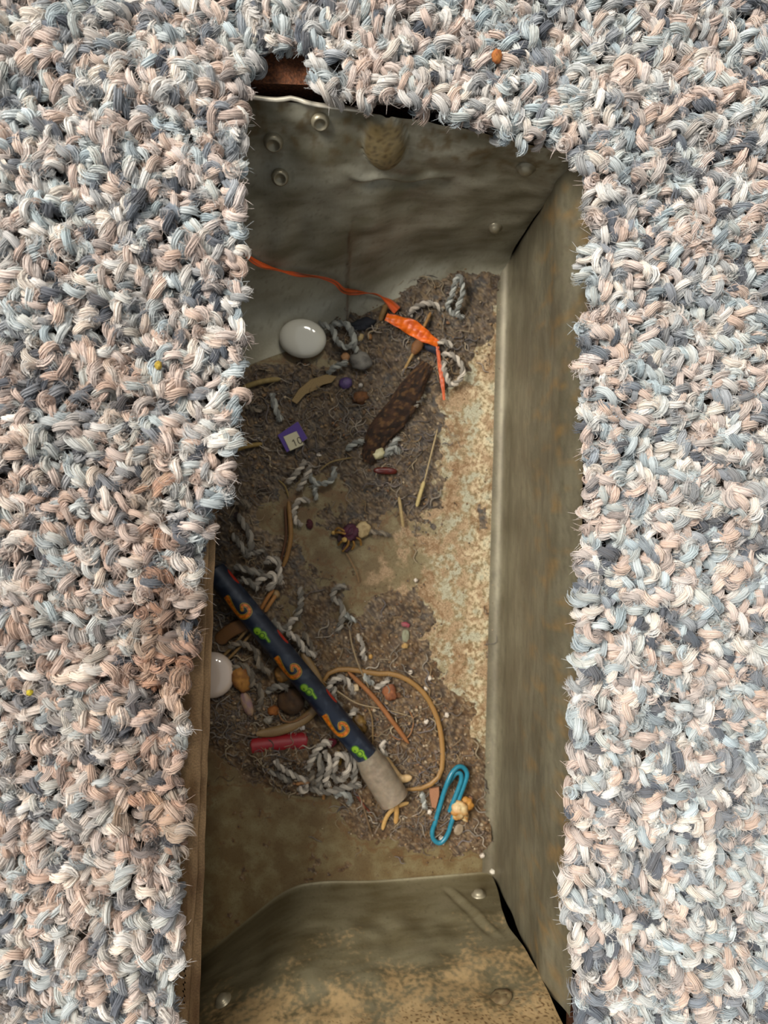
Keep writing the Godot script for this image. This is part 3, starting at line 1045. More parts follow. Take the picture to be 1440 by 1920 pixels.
func lost_things() -> void:
	wool_mat = mat("yarn_wool", 0.9)
	wool_mat.rim_enabled = true
	wool_mat.rim = 0.3
	var dull := mat("dull", 0.8, 0.0, 0.3, 3.0)
	var stony := mat("stony", 0.55, 0.0, 0.25, 3.0)
	var straw := mat("straw", 0.7, 0.0, 0.3, 4.0)
	var rubber := mat("old_rubber", 0.5, 0.0, 0.2, 5.0)

	# two glass gems
	var gm := mat("milky_glass", 0.12)
	gm.clearcoat_enabled = true
	gm.clearcoat = 1.0
	gm.clearcoat_roughness = 0.03
	var gems := [[P(-9.5, 2, -55.7), 8.1, 6.7, -0.12, "white oval glass gem lying on bare metal below the far wall", C(206, 204, 190)],
		[P(-40.3, 5, 58.8), 7.9, 7.9, 0.0, "pinkish white glass gem half hidden behind the duct's left lip", C(206, 188, 172)]]
	for g in gems:
		var mb := MB.new()
		var prof := PackedVector2Array([Vector2(0, 0)])
		for k in 22:   # flat underneath, domed on top, with a rounded girdle
			var a := lerpf(-PI / 2, PI / 2, k / 21.0)
			prof.append(Vector2(pow(cos(a), 0.62), 0.36 + (0.36 if a < 0.0 else 0.52) * sin(a)))
		var y := 0.05 if g[0].z < 0.0 else 2.2
		mb.lathe(P(g[0].x * 1000.0, y, g[0].z * 1000.0), Basis(Vector3.UP, g[3]).scaled_local(P(g[1], 6.2, g[2])), prof, 48, g[5])
		for i in mb.n.size():
			mb.n[i] = (Basis(Vector3.UP, g[3]).scaled_local(Vector3(1.0 / g[1], 1.0 / 6.2, 1.0 / g[2])) * (Basis(Vector3.UP, g[3]).scaled_local(Vector3(1.0 / g[1], 1.0 / 6.2, 1.0 / g[2])).inverse() * mb.n[i])).normalized()
		regular(mb)
		single("glass_gem", g[4], "glass gem", mb, gm, "glass gems in the duct")

	pencil()
	paperclip()
	bark()
	ribbons()
	token()
	flower(straw)

	# red stub
	var red := mat("red_wax", 0.45, 0.0, 0.2, 6.0)
	var rs := MB.new()
	var a0 := P(-26.8, 1.6, 84.3)
	var a1 := P(-8.5, 1.6, 82.6)
	var rp := evenly([a0, a1], 14)
	var rr := PackedFloat32Array()
	for i in 14:
		rr.append(0.0036 * (0.86 if i == 0 or i == 13 else 1.0))
	rs.tube(rp, rr, 28, dyed(C(150, 22, 30), 14, 0.05))
	single("crayon_stub", "dark red round stub half buried in crumbs below the rubber band", "crayon", rs, red)

	# rubber bands and the like
	strand("rubber_band", "long thin tan rubber band looping right from the pencil to its grey cap", "rubber band",
		[P(-1.9, 2, 65.6), P(-2.6, 2.5, 62.2), P(-0.4, 3, 59.1), P(3.6, 3, 57.9), P(9.2, 3, 58.4), P(15.6, 3, 59.6), P(21.2, 3, 59.8), P(26.7, 3, 62.0), P(32.3, 3, 66.7), P(36.1, 3, 73.3), P(38.1, 3, 79.9), P(38.9, 3, 87.4), P(38.5, 3, 93.9), P(36.1, 3, 97.6), P(31.4, 3, 99.9), P(24.4, 3, 100.2)], 0.9, C(150, 112, 60), rubber, 0.7)
	strand("rubber_band", "thick dull tan rubber band curling under the pencil above the red stub", "rubber band",
		[P(-9.9, 2, 51.8), P(-7.4, 2, 56.3), P(-4.8, 1.5, 60.9), P(-3.5, 1.2, 66.2), P(-5.2, 1.2, 71.2), P(-9.2, 1.4, 75.1), P(-14.7, 2, 77.6), P(-20.2, 2, 78.9), P(-25.3, 1.5, 79.5)], 1.75, C(142, 114, 74), rubber, 0.7)
	strand("rubber_shred", "pale cream rubber shred with a tapered tail beside the grey pencil cap", "rubber scrap",
		[P(18.1, 2.5, 88.2), P(19.7, 3, 90.6), P(22.1, 3, 94.0), P(24.3, 3, 96.2), P(27.9, 3, 95.9)], 1.45, C(196, 164, 116), rubber, 0.8)
	strand("curled_shaving", "curved pale orange shaving lying below the grey pencil cap", "shaving",
		[P(18.0, 1.5, 114.7), P(18.9, 2, 111.1), P(20.7, 2.5, 108.0), P(23.6, 3, 105.8), P(27.0, 3, 104.8)], 0.75, C(206, 164, 98), rubber, 0.6)
	strand("curled_shaving", "short straight pale orange shaving crossing the curved one", "shaving",
		[P(22.4, 4, 103.9), P(22.8, 3.5, 107.6), P(22.5, 2.5, 112.2)], 0.85, C(196, 152, 88), rubber, 0.6)
	strand("dry_leaf", "brown dry leaf strip reaching from the left lip to the pencil", "leaf",
		[P(-38.4, 3, 48.0), P(-35.2, 4, 44.9), P(-31.1, 4.5, 42.5), P(-26.1, 4, 41.0)], 2.4, C(118, 78, 36), straw, 0.25)

	# twigs, straws and hairs
	for t in [
		[[P(5.9, 2.5, 58.8), P(15.6, 3, 68.6), P(27.0, 2, 84.1)], 0.85, C(164, 106, 58), "twig", "orange brown twig slanting inside the thin rubber band loop", "twig"],
		[[P(-14.4, 2.5, 0.0), P(-13.7, 3, 8.2), P(-13.7, 3, 13.1), P(-14.9, 3, 18.6), P(-16.4, 2.5, 22.7)], 0.8, C(150, 110, 58), "twig", "tan bent straw standing right of the left yarn heap", "straw"],
		[[P(-15.7, 2, 1.8), P(-15.2, 2, 11.0), P(-16.5, 2, 18.3), P(-17.5, 2, 22.0)], 0.5, C(96, 60, 30), "twig", "dark brown straw hugging the left side of the tan bent one", "straw"],
		[[P(-23.7, 4, 36.9), P(-21.8, 4, 33.4), P(-19.4, 4, 29.8)], 0.7, C(170, 112, 54), "splinter", "orange wood splinter above the pencil, the left one of two", "splinter"],
		[[P(-22.3, 4, 37.6), P(-20.5, 4, 34.7), P(-18.7, 4, 32.0)], 0.7, C(180, 124, 64), "splinter", "orange wood splinter above the pencil, the right one of two", "splinter"],
		[[P(-36.7, 4, 52.9), P(-32.6, 4, 48.6), P(-27.9, 4, 43.2)], 0.55, C(140, 110, 64), "straw", "pale straw under the pencil rising from the half hidden gem", "straw"],
		[[P(-34.7, 4, 53.6), P(-30.4, 4, 49.0), P(-26.5, 4, 44.3)], 0.5, C(150, 116, 66), "straw", "second pale straw under the pencil, right of its twin", "straw"],
		[[P(37.0, 2, -25.0), P(34.4, 2, -14.8), P(32.3, 2.5, -6.5)], 0.28, C(190, 168, 124), "grass_stalk", "thin grass stalk below the orange thread, fading upward", "grass"],
		[[P(32.3, 2.5, -6.9), P(31.0, 2.5, -2.8), P(29.8, 2, 1.8)], 0.7, C(206, 184, 124), "grass_seed", "pale yellow grass seed head at the foot of the thin stalk", "grass"],
		[[P(23.6, 2, -1.5), P(24.3, 2.5, 3.7), P(25.1, 2, 8.9)], 0.6, C(186, 160, 110), "straw", "short pale straw right of the dried purple flower", "straw"],
		[[P(-29.9, 2.5, -38.6), P(-23.5, 3, -40.6), P(-17.1, 2.5, -41.7)], 0.9, C(160, 138, 84), "straw", "flat pale straw left of the lint below the oval gem", "straw"],
		[[P(-33.6, 3, -16.8), P(-28.9, 3.5, -18.5), P(-23.2, 3, -19.6)], 0.75, C(158, 130, 68), "straw", "olive tan straw at the left edge level with the purple token", "straw"],
		[[P(-33.2, 3, -18.5), P(-30.4, 3, -19.4), P(-27.9, 3, -20.1)], 1.0, C(176, 144, 84), "straw", "stubby tan straw above the olive one at the left edge", "straw"],
		[[P(6.4, 2, 44.3), P(7.3, 2.8, 49.3), P(9.5, 3.5, 56.2), P(13.2, 3, 64.5)], 0.3, C(160, 138, 104), "hair", "thick pale hair crossing the top of the thin rubber band", "hair"],
		[[P(-2.6, 3, 61.9), P(3.6, 3.5, 66.1), P(9.5, 3.5, 69.7), P(18.8, 3, 72.0), P(28.9, 2, 75.3)], 0.22, C(176, 154, 118), "hair", "long pale hair crossing the orange brown twig", "hair"],
		[[P(26.9, 2, 72.1), P(28.7, 2.4, 76.5), P(27.0, 2.4, 81.7), P(23.3, 2.4, 82.7), P(20.7, 2, 80.9)], 0.22, C(160, 110, 66), "hair", "curled brown hair round the lower end of the twig", "hair"],
		[[P(5.3, 1, 17.8), P(7.4, 1.2, 21.4), P(8.8, 1.2, 24.4), P(9.8, 1, 28.2)], 0.22, C(150, 116, 78), "hair", "fine brown hair trailing below the dried purple flower", "hair"],
		[[P(12.5, 2, 70.3), P(14.2, 2.4, 74.9), P(14.5, 2.4, 81.4), P(14.4, 2, 86.0)], 0.3, C(146, 116, 72), "hair", "wiry brown hair running down to the end of the pencil print", "hair"],
		[[P(-17.9, 1, -7.3), P(-15.6, 1.2, -5.1), P(-14.5, 1, -1.5)], 0.25, C(150, 126, 70), "hair", "short yellowish hair above the tan bent straw", "hair"],
		[[P(-18.2, 4, 71.0), P(-16.4, 4, 74.7), P(-12.4, 4, 75.2), P(-7.3, 4, 72.7)], 0.25, C(150, 104, 62), "hair", "curved brown hair over the thick rubber band", "hair"],
		[[P(9.6, 2, 101.0), P(11.4, 2, 106.1), P(13.0, 1, 111.8), P(14.3, 0.5, 116.2)], 0.4, C(130, 104, 74), "root", "pale root hanging down from the yarn heap over bare metal", "root"],
		[[P(8.1, 2, 100.8), P(11.0, 2.2, 104.7), P(14.0, 1.6, 108.5)], 0.35, C(110, 48, 22), "root", "reddish brown thread beside the pale root", "thread"],
		[[P(-11.8, 2.5, 97.4), P(-10.0, 2.6, 96.7), P(-7.0, 2.5, 96.8)], 0.7, C(190, 136, 84), "splinter", "small tan splinter left of the yarn heap's lower edge", "splinter"],
		[[P(-3.0, 1.5, 100.5), P(-2.5, 1.4, 101.8), P(-2.6, 1, 103.5)], 0.6, C(186, 136, 80), "splinter", "tiny tan splinter sticking out below the yarn heap", "splinter"],
		[[P(34.4, 4, -65.0), P(33.0, 4, -62.0), P(31.1, 4, -58.3)], 0.55, C(172, 128, 72), "twig", "short tan twig rising behind the broad orange strip", "twig"],
		[[P(19.1, 3, -67.5), P(18.1, 3, -64.9), P(17.1, 2, -62.2)], 0.95, C(142, 108, 58), "twig", "stubby brown twig under the bend of the orange strip", "twig"],
		[[P(33.5, 1.5, 91.5), P(39.1, 1.5, 89.8), P(42.2, 1.5, 92.1)], 0.14, C(150, 120, 90), "hair", "faint hair right of the thin rubber band's loop", "hair"],
		[[P(-3.7, 1.5, -10.7), P(0.4, 1.8, -13.6), P(7.4, 1.5, -15.1)], 0.25, C(160, 136, 86), "hair", "pale hair above the blue grey hook of yarn", "hair"],
	]:
		strand(t[3], t[4], t[5], t[0], t[1], t[2], straw, 1.0, 0.5)

	# a brown seed on a stalk
	var seed := thing("seed_head", "brown seed head with a tan stalk under the broad orange strip", "seed")
	var s1 := MB.new()
	s1.tube(lay([P(30.9, 4, -55.8), P(29.6, 4.5, -53.1), P(28.2, 4, -50.6)], 0.8, 16), tapered(0.0019, 16, 0.3, 0.2, 0.45), 12, dyed(C(134, 86, 40), 16, 0.15), 0.6, Vector3.UP)
	obj("seed", s1, straw, seed)
	var s2 := MB.new()
	s2.tube(lay([P(28.2, 4, -50.6), P(26.6, 3.5, -47.7), P(25.2, 2.5, -45.0)], 0.5, 12), same(0.0005, 12), 8, dyed(C(186, 150, 92), 12, 0.1))
	s2.lump(P(0, 0, 0) + lay([P(25.3, 2, -45.1), P(25.1, 2, -44.7)], 0.5, 2)[0], P(0.8, 0.7, 0.8), Basis.IDENTITY, 0.3, fine, C(206, 188, 150), C(180, 150, 110), 8)
	obj("stalk", s2, straw, seed)

	# crumbs, chips and scraps
	crumb("cream_chip", "cream chip at the lower end of the dark bark piece", "chip", P(16.3, 3, -16.4), Vector3(2.1, 1.4, 1.7), 0.5, C(226, 220, 176), C(196, 186, 140), stony, 0.35, 0.7)
	crumb("red_capsule", "dark red oblong seed below the bark piece", "seed", P(18.8, 2, -10.5), Vector3(4.1, 1.2, 1.25), -0.05, C(88, 16, 10), C(66, 12, 8), mat("red_seed", 0.35), 0.08, 0.75)
	crumb("nut_piece", "yellow brown nut piece right of the half hidden gem", "nut", P(-30.3, 5, 60.0), Vector3(3.4, 3.2, 4.8), 0.2, C(206, 146, 68), C(126, 72, 26), dull, 0.3)
	crumb("nut_piece", "smooth tan kernel tucked against the pencil's left side", "nut", P(-16.7, 5, 59.1), Vector3(2.6, 2.4, 2.9), 0.4, C(188, 140, 76), C(160, 112, 54), stony, 0.25, 0.8)
	crumb("shell_piece", "pale mauve shell piece below the yellow brown nut", "shell", P(-28.5, 4, 69.0), Vector3(1.9, 1.6, 4.4), 0.35, C(150, 118, 124), C(178, 146, 112), stony, 0.12)
	crumb("amber_crumb", "amber crumb inside the curve of the thick rubber band", "crumb", P(-19.7, 4, 71.8), Vector3(1.9, 1.5, 1.7), 0.0, C(176, 106, 40), C(140, 78, 26), dull)
	crumb("round_husk", "round brown husk left of the pencil's green print", "husk", P(-13.7, 4, 68.9), Vector3(4.6, 2.6, 4.6), 0.0, C(104, 74, 42), C(66, 46, 28), dull, 0.3)
	crumb("pebble", "pale grey pebble above the red stub", "pebble", P(-21.4, 3, 74.9), Vector3(1.5, 1.2, 1.5), 0.0, C(170, 162, 146), C(140, 132, 116), stony)
	crumb("white_crumb", "white crumb on the right end above the red stub", "crumb", P(-9.9, 4, 77.8), Vector3(1.0, 0.8, 0.9), 0.3, C(222, 216, 206), C(196, 186, 174), stony, 0.5, 0.6)
	crumb("cream_block", "small cream block beside the top of the orange brown twig", "crumb", P(8.4, 3, 64.3), Vector3(1.3, 1.1, 1.2), 0.2, C(222, 200, 160), C(200, 172, 130), stony, 0.15, 0.45)
	crumb("rust_flake", "rust coloured leaf crumb inside the thin rubber band loop", "leaf", P(20.4, 3, 66.3), Vector3(2.2, 0.9, 2.8), 0.4, C(168, 104, 62), C(120, 66, 36), dull, 0.5, 0.8)
	crumb("rust_flake", "smaller brown leaf crumb right beside the rust coloured one", "leaf", P(22.7, 3, 67.1), Vector3(1.2, 0.7, 1.8), 0.9, C(140, 96, 60), C(104, 66, 38), dull, 0.5, 0.8)
	crumb("gold_scrap", "crinkled dull gold scrap right of the pencil above its green print", "scrap", P(9.9, 3, 77.1), Vector3(2.4, 1.6, 3.3), 0.5, C(150, 116, 56), C(98, 72, 34), stony, 0.5)
	crumb("gold_scrap", "small gold scrap peeping out of the yarn heap", "scrap", P(2.7, 5, 88.8), Vector3(1.3, 1.2, 2.6), 0.0, C(176, 140, 60), C(96, 72, 30), stony, 0.4)
	crumb("crimson_scrap", "crimson scrap at the top of the yarn heap", "scrap", P(0.1, 4.5, 83.2), Vector3(2.0, 1.0, 1.5), 0.3, C(120, 22, 40), C(88, 14, 28), dull)
	crumb("crimson_scrap", "tiny crimson scrap above and left of the dried flower", "scrap", P(-7.3, 1.5, 7.9), Vector3(1.2, 0.7, 1.7), 0.1, C(84, 26, 36), C(62, 18, 24), dull)
	crumb("pink_crumb", "pink crumb on top of the pale green scrap", "crumb", P(26.1, 2, 43.0), Vector3(1.6, 0.8, 0.9), -0.3, C(186, 82, 98), C(156, 92, 92), dull)
	crumb("green_scrap", "pale green scrap under the pink crumb", "scrap", P(26.1, 1.5, 47.0), Vector3(1.3, 0.5, 2.2), 0.0, C(156, 158, 130), C(140, 134, 106), dull, 0.2, 0.7)
	crumb("yellow_crumb", "yellow crumb at the lower end of the pale green scrap", "crumb", P(25.8, 1.5, 50.4), Vector3(1.3, 0.8, 1.0), 0.4, C(204, 168, 104), C(180, 140, 80), dull)
	crumb("tan_grain", "round tan grain above the pencil beside the splinters", "grain", P(-19.0, 4, 32.0), Vector3(1.6, 1.4, 1.6), 0.0, C(168, 138, 92), C(146, 116, 76), stony, 0.1)
	crumb("yellow_grain", "small yellow grain above the thin rubber band", "grain", P(13.8, 2, 53.8), Vector3(0.7, 0.6, 0.9), 0.0, C(206, 160, 84), C(190, 140, 64), stony, 0.1)
	crumb("purple_scrap", "purple foil scrap below the grey lint ball", "scrap", P(5.1, 4, -40.6), Vector3(2.4, 1.3, 2.0), 0.4, C(96, 72, 126), C(70, 54, 98), stony, 0.2)
	crumb("cream_shard", "cream shard in the dark lint left of the broad orange strip", "chip", P(10.3, 3, -56.4), Vector3(1.0, 0.9, 1.6), -0.4, C(200, 176, 122), C(170, 142, 92), stony, 0.3)
	crumb("orange_crumb", "orange crumb right of the cream shard", "crumb", P(13.4, 3, -56.8), Vector3(0.8, 0.7, 1.2), 0.2, C(190, 140, 80), C(160, 110, 60), stony, 0.3)
	crumb("orange_crumb", "peach crumb among the yarn right of the oval gem", "crumb", P(5.1, 4, -49.5), Vector3(1.6, 1.1, 1.6), 0.5, C(196, 150, 104), C(170, 120, 78), dull, 0.3)
	crumb("navy_scrap", "dark navy scrap at the lower end of the broad orange strip", "scrap", P(35.2, 4, -52.9), Vector3(2.9, 1.1, 1.6), -0.4, C(48, 54, 72), C(34, 38, 52), dull, 0.4)
	crumb("navy_scrap", "dark navy lint knot left of the broad orange strip", "lint", P(11.4, 3, -61.1), Vector3(4.2, 1.5, 2.0), 0.25, C(44, 48, 58), C(28, 30, 38), dull, 0.5)
	crumb("lint_ball", "fuzzy grey lint ball right of the oval gem", "lint", P(10.2, 4, -48.2), Vector3(3.6, 2.0, 3.2), 0.0, C(146, 142, 132), C(104, 100, 94), dull, 0.35)
	crumb("white_crumb", "white crumb right beside the fuzzy lint's lower edge", "crumb", P(10.3, 3, -39.9), Vector3(0.8, 0.7, 0.8), 0.0, C(206, 200, 190), C(180, 172, 160), stony)
	crumb("brown_husk", "brown curled husk left of the bark piece", "husk", P(10.3, 3, -35.6), Vector3(2.6, 1.6, 2.2), 0.4, C(128, 82, 42), C(86, 52, 26), dull, 0.5)
	crumb("glass_flake", "pale grey translucent looking flake below the yellow popcorn piece", "flake", P(44.8, 2, 115.3), Vector3(1.7, 0.6, 2.1), -0.4, C(166, 148, 122), C(142, 122, 96), stony, 0.1)
	crumb("white_crumb", "bright white crumb in the near right corner of the duct bottom", "crumb", P(57.4, 1, 131.0), Vector3(1.2, 1.0, 1.1), 0.0, C(230, 224, 206), C(206, 196, 176), stony, 0.4)
	crumb("orange_crumb", "rust orange crumb caught in the carpet beyond the far edge", "crumb", P(41.8, 72, -112.3), Vector3(1.2, 1.2, 1.7), 0.0, C(206, 132, 62), C(160, 88, 40), dull, 0.4, 1.0, 0.5)
	crumb("yellow_crumb", "yellow crumb caught in the carpet left of the hole", "crumb", P(-42.3, 72, -33.4), Vector3(0.9, 0.9, 1.1), 0.0, C(206, 178, 70), C(180, 150, 60), dull, 0.3, 1.0, 0.5)
	crumb("yellow_crumb", "bright yellow crumb caught in the carpet at the far left", "crumb", P(-73.4, 72, 46.8), Vector3(0.8, 0.8, 0.8), 0.0, C(226, 206, 60), C(206, 186, 50), dull, 0.3, 1.0, 0.5)
	for g in [[P(27.7, 3, 59.6), "white crumb above the thin rubber band's bend"], [P(34.5, 2, 61.8), "white crumb right of the thin rubber band's upper bend"], [P(33.2, 3.5, 65.3), "white crumb touching the thin rubber band's outer side"], [P(40.5, 2, 74.6), "white crumb right of the thin rubber band"], [P(33.2, 2, 76.7), "white crumb inside the thin rubber band loop on its right"],
			[P(38.7, 2, 118.5), "white crumb under the lower bend of the paperclip"], [P(34.4, 2, 108.4), "white crumb left of the paperclip"], [P(-4.0, 2.5, -16.1), "white crumb right below the purple token"], [P(29.7, 1, 27.6), "glinting white crumb on the rusty dust mid floor"], [P(39.5, 2, 120.2), "pinkish white crumb just below the paperclip"],
			[P(13.6, 3, 59.9), "white crumb under the top of the thin rubber band"], [P(53.5, 1, 125.5), "white crumb by the pale crust near the right corner"]]:
		crumb("white_crumb", g[1], "crumb", g[0], Vector3(ru(0.6, 0.95), ru(0.5, 0.7), ru(0.6, 0.9)), ru(0, 3), C(232, 222, 206), C(206, 190, 170), stony, 0.5, 0.8, 0.2, "white crumbs in the dust")

	flake("wood_chip", "flat tan wood chip left of the paperclip", "wood chip", [P(34.2, 3, 100.1), P(37.6, 3, 99.3), P(37.8, 3, 102.3), P(36.5, 3, 107.1), P(35.0, 3, 106.7), P(34.4, 3, 103.5)], 0.8, C(170, 118, 84), straw)
	flake("husk_strip", "long tan grain husk left of the purple foil scrap", "husk", [P(-13.4, 3, -34.2), P(-10.9, 3, -38.2), P(-6.9, 3, -41.6), P(-1.4, 3, -43.4), P(2.2, 3, -42.8), P(0.4, 3, -40.6), P(-4.3, 3, -39.4), P(-8.7, 3, -36.4), P(-11.6, 3, -33.1)], 0.5, C(156, 130, 82), straw, 0.8)
	flake("dark_slip", "narrow dark slip lying in front of the yarn near the left edge", "scrap", [P(-32.7, 5, 4.0), P(-31.3, 5, 3.3), P(-31.3, 5, 5.8), P(-32.5, 5, 5.8)], 0.5, C(40, 20, 18), dull, 2.0)

	# popped kernel by the paperclip
	var pop := thing("popcorn", "crinkled cream and yellow popcorn piece against the paperclip", "popcorn")
	var pb := MB.new()
	for q in [[P(44.8, 4, 107.3), 2.9, 1.9, 3.4, C(222, 200, 150)], [P(47.0, 4, 106.3), 3.0, 1.8, 2.6, C(206, 150, 70)], [P(45.9, 4, 108.9), 1.7, 1.4, 3.4, C(232, 214, 162)], [P(44.0, 3, 108.8), 2.0, 1.2, 2.4, C(206, 180, 124)]]:
		pb.lump(on_dirt(q[0], 1.6), P(q[1], q[2], q[3]), Basis(Vector3.UP, 0.5), 0.4, fine, q[4], C(180, 122, 50), 14)
	obj("kernel", pb, stony, pop)
	var pt := MB.new()
	pt.lump(on_dirt(P(48.9, 3, 105.0), 1.0), P(1.0, 0.8, 1.1), Basis.IDENTITY, 0.3, fine, C(206, 160, 140), C(180, 120, 90), 10)
	obj("hull", pt, stony, pop)

	yarns()


func regular(mb: MB) -> void:
	# smooth normals from the faces themselves
	var acc := PackedVector3Array()
	acc.resize(mb.v.size())
	var key := {}
	for t in range(0, mb.ix.size(), 3):
		var p := [mb.v[mb.ix[t]], mb.v[mb.ix[t + 1]], mb.v[mb.ix[t + 2]]]
		var nn: Vector3 = (p[2] - p[0]).cross(p[1] - p[0])
		if nn.dot(mb.n[mb.ix[t]] + mb.n[mb.ix[t + 1]] + mb.n[mb.ix[t + 2]]) < 0.0:
			nn = -nn
		for k in p:
			var h: Vector3i = Vector3i((k * 1e6).round())
			key[h] = key.get(h, Vector3.ZERO) + nn
	for i in mb.v.size():
		var s: Vector3 = key.get(Vector3i((mb.v[i] * 1e6).round()), Vector3.UP)
		if s.length() > 0.0:
			mb.n[i] = s.normalized()


func print_hook(im: Image, cx: float, cy: float) -> void:
	# a fat orange hook outlined in yellow: a slanting stem that curls up at its right end
	var px := 12.0
	var line := evenly([Vector3(-5.4, -0.6, 0), Vector3(-1.6, -1.6, 0), Vector3(1.8, -1.6, 0), Vector3(3.2, 0.4, 0), Vector3(2.9, 2.6, 0), Vector3(0.9, 3.1, 0), Vector3(-0.4, 2.0, 0), Vector3(0.8, 1.0, 0)], 60)
	for j in range(int((cy - 6.0) * px), int((cy + 6.0) * px)):
		for i in range(int((cx - 6.0) * px), int((cx + 6.0) * px)):
			var p := Vector3(i / px - cx, j / px - cy, 0)
			var d := 9.0
			for k in 60:
				d = minf(d, p.distance_to(line[k]) - lerpf(0.95, 0.3, k / 59.0))
			if d < 0.32:
				im.set_pixel(posmod(i, im.get_width()), posmod(j, im.get_height()), Color8(206, 112, 22).lerp(Color8(150, 78, 20), clampf(0.4 + fine.get_noise_2d(i * 2.0, j * 2.0) * 1.5, 0.0, 1.0)) if d < 0.0 else (Color8(170, 140, 30) if d > 0.12 else Color8(30, 30, 30)))

func print_blob(im: Image, cx: float, cy: float) -> void:
	# a green bud: two round lobes and a tail
	var px := 12.0
	for j in range(int((cy - 5.0) * px), int((cy + 5.0) * px)):
		for i in range(int((cx - 5.0) * px), int((cx + 5.0) * px)):
			var p := Vector2(i / px - cx, j / px - cy)
			var d := minf(p.distance_to(Vector2(-1.6, 0.3)) - 1.5, p.distance_to(Vector2(0.5, 0.9)) - 1.5)
			d = minf(d, p.distance_to(Geometry2D.get_closest_point_to_segment(p, Vector2(0.5, 1.5), Vector2(3.4, 1.2))) - 0.6)
			if d < 0.0:
				var c := Color8(122, 158, 36) if d < -0.35 else Color8(62, 104, 24)
				if p.distance_to(Vector2(-1.3, -0.1)) < 0.35 or absf(p.distance_to(Vector2(0.5, 0.7)) - 0.8) < 0.18:
					c = Color8(52, 92, 22)
				im.set_pixel(posmod(i, im.get_width()), posmod(j, im.get_height()), c)

func pencil() -> void:
	var o := thing("pencil", "navy pencil printed with orange hooks and green buds, grey cap at its end", "pencil")
	var a := P(-38.6, 8.5, 23.1)
	var b := P(13.4, 6, 88.3)
	var e := P(21.9, 5.2, 102.7)
	# print: around the pencil (25 mm) by along it
	var px := 12.0
	var long := a.distance_to(b) * 1000.0
	var im := Image.create(int(long * px), 300, false, Image.FORMAT_RGB8)
	im.fill(Color8(19, 28, 44))
	for j in 300:
		for i in im.get_width():
			var q := fine.get_noise_2d(i * 0.5, j * 0.5)
			im.set_pixel(i, j, Color8(19, 28, 44).lerp(Color8(52, 60, 72), clampf(q * 1.6, 0.0, 0.7)))
	for s in [[P(-30.3, 8, 35.5), 1], [P(-13.4, 8, 55.4), 1], [P(2.8, 8, 75.1), 1], [P(-23.2, 8, 44.0), 2], [P(-7.9, 8, 63.3), 2], [P(8.4, 8, 85.3), 2], [P(-19.3, 8, 48.3), 4], [P(-34.1, 8, 26.4), 3], [P(-17.7, 8, 46.6), 3], [P(-1.3, 8, 67.0), 3]]:
		var t: float = (s[0] - a).dot((b - a).normalized()) * 1000.0
		if s[1] == 1:
			print_hook(im, t, 11.0)
		elif s[1] == 2:
			print_blob(im, t, 11.0)
		elif s[1] == 3:   # the red edge of a motif that lies round the side
			for j in range(196, 226):
				for i in range(int((t - 3.0) * px), int((t + 3.0) * px)):
					if Vector2((i / px - t) / 3.0, (j - 214) / 14.0).length() < 1.0:
						im.set_pixel(posmod(i, im.get_width()), j, Color8(164, 42, 24))
	var body := MB.new()
	var n := 40
	var path := evenly([a, b], n)
	body.tube(path, same(0.0039, n), 40, dyed(Color(1, 1, 1), n, 0.0), 1.0, Vector3.UP)
	for i in body.v.size():
		body.uv[i] = Vector2(body.uv[i].x * 1000.0 / long, body.uv[i].y + 0.25)
	var m := StandardMaterial3D.new()
	m.resource_name = "pencil_print"
	m.albedo_texture = ImageTexture.create_from_image(im)
	m.roughness = 0.38
	obj("shaft", body, m, o)
	var cap := MB.new()
	var c0 := b - (b - a).normalized() * 0.002
	var cp := evenly([c0, e], 20)
	var cr := PackedFloat32Array()
	for i in 20:
		cr.append(0.0044 + 0.0009 * smoothstep(0.0, 0.3, i / 19.0))
	cap.tube(cp, cr, 32, dyed(C(156, 142, 122), 20, 0.06), 0.92, Vector3.UP)
	var cm := mat("clouded_rubber", 0.32, 0.0, 0.3, 30.0)
	cm.subsurf_scatter_enabled = true
	cm.subsurf_scatter_strength = 0.2
	var co := obj("cap", cap, cm, o)
	tag(co, "dusty grey cap", "", "")


func paperclip() -> void:
	var path := lay([P(41.3, 3.4, 108.2), P(42.8, 3.6, 104.1), P(44.4, 3.8, 99.9), P(45.3, 4, 96.9), P(45.1, 4, 94.8), P(43.4, 4, 94.6), P(41.8, 3.8, 96.7), P(39.8, 3.6, 99.9), P(38.3, 3.2, 105.0), P(36.5, 2.8, 111.3), P(35.3, 2.5, 115.7), P(36.2, 2.4, 118.6), P(38.5, 2.4, 119.4), P(40.9, 2.5, 116.3), P(42.7, 2.8, 110.0), P(44.7, 3.2, 103.7), P(46.5, 3.6, 98.6), P(47.4, 3.8, 95.0), P(46.1, 3.8, 92.7), P(44.1, 4.4, 92.2), P(41.9, 5.2, 93.9), P(40.4, 5.4, 96.8), P(39.7, 5.2, 98.9)], 0.85, 150)
	var mb := MB.new()
	mb.tube(path, same(0.00082, 150), 14, dyed(C(34, 112, 132), 150, 0.06))
	var m := mat("blue_vinyl", 0.3)
	single("paperclip", "turquoise blue vinyl paperclip lying at the near right corner of the debris", "paperclip", mb, m)


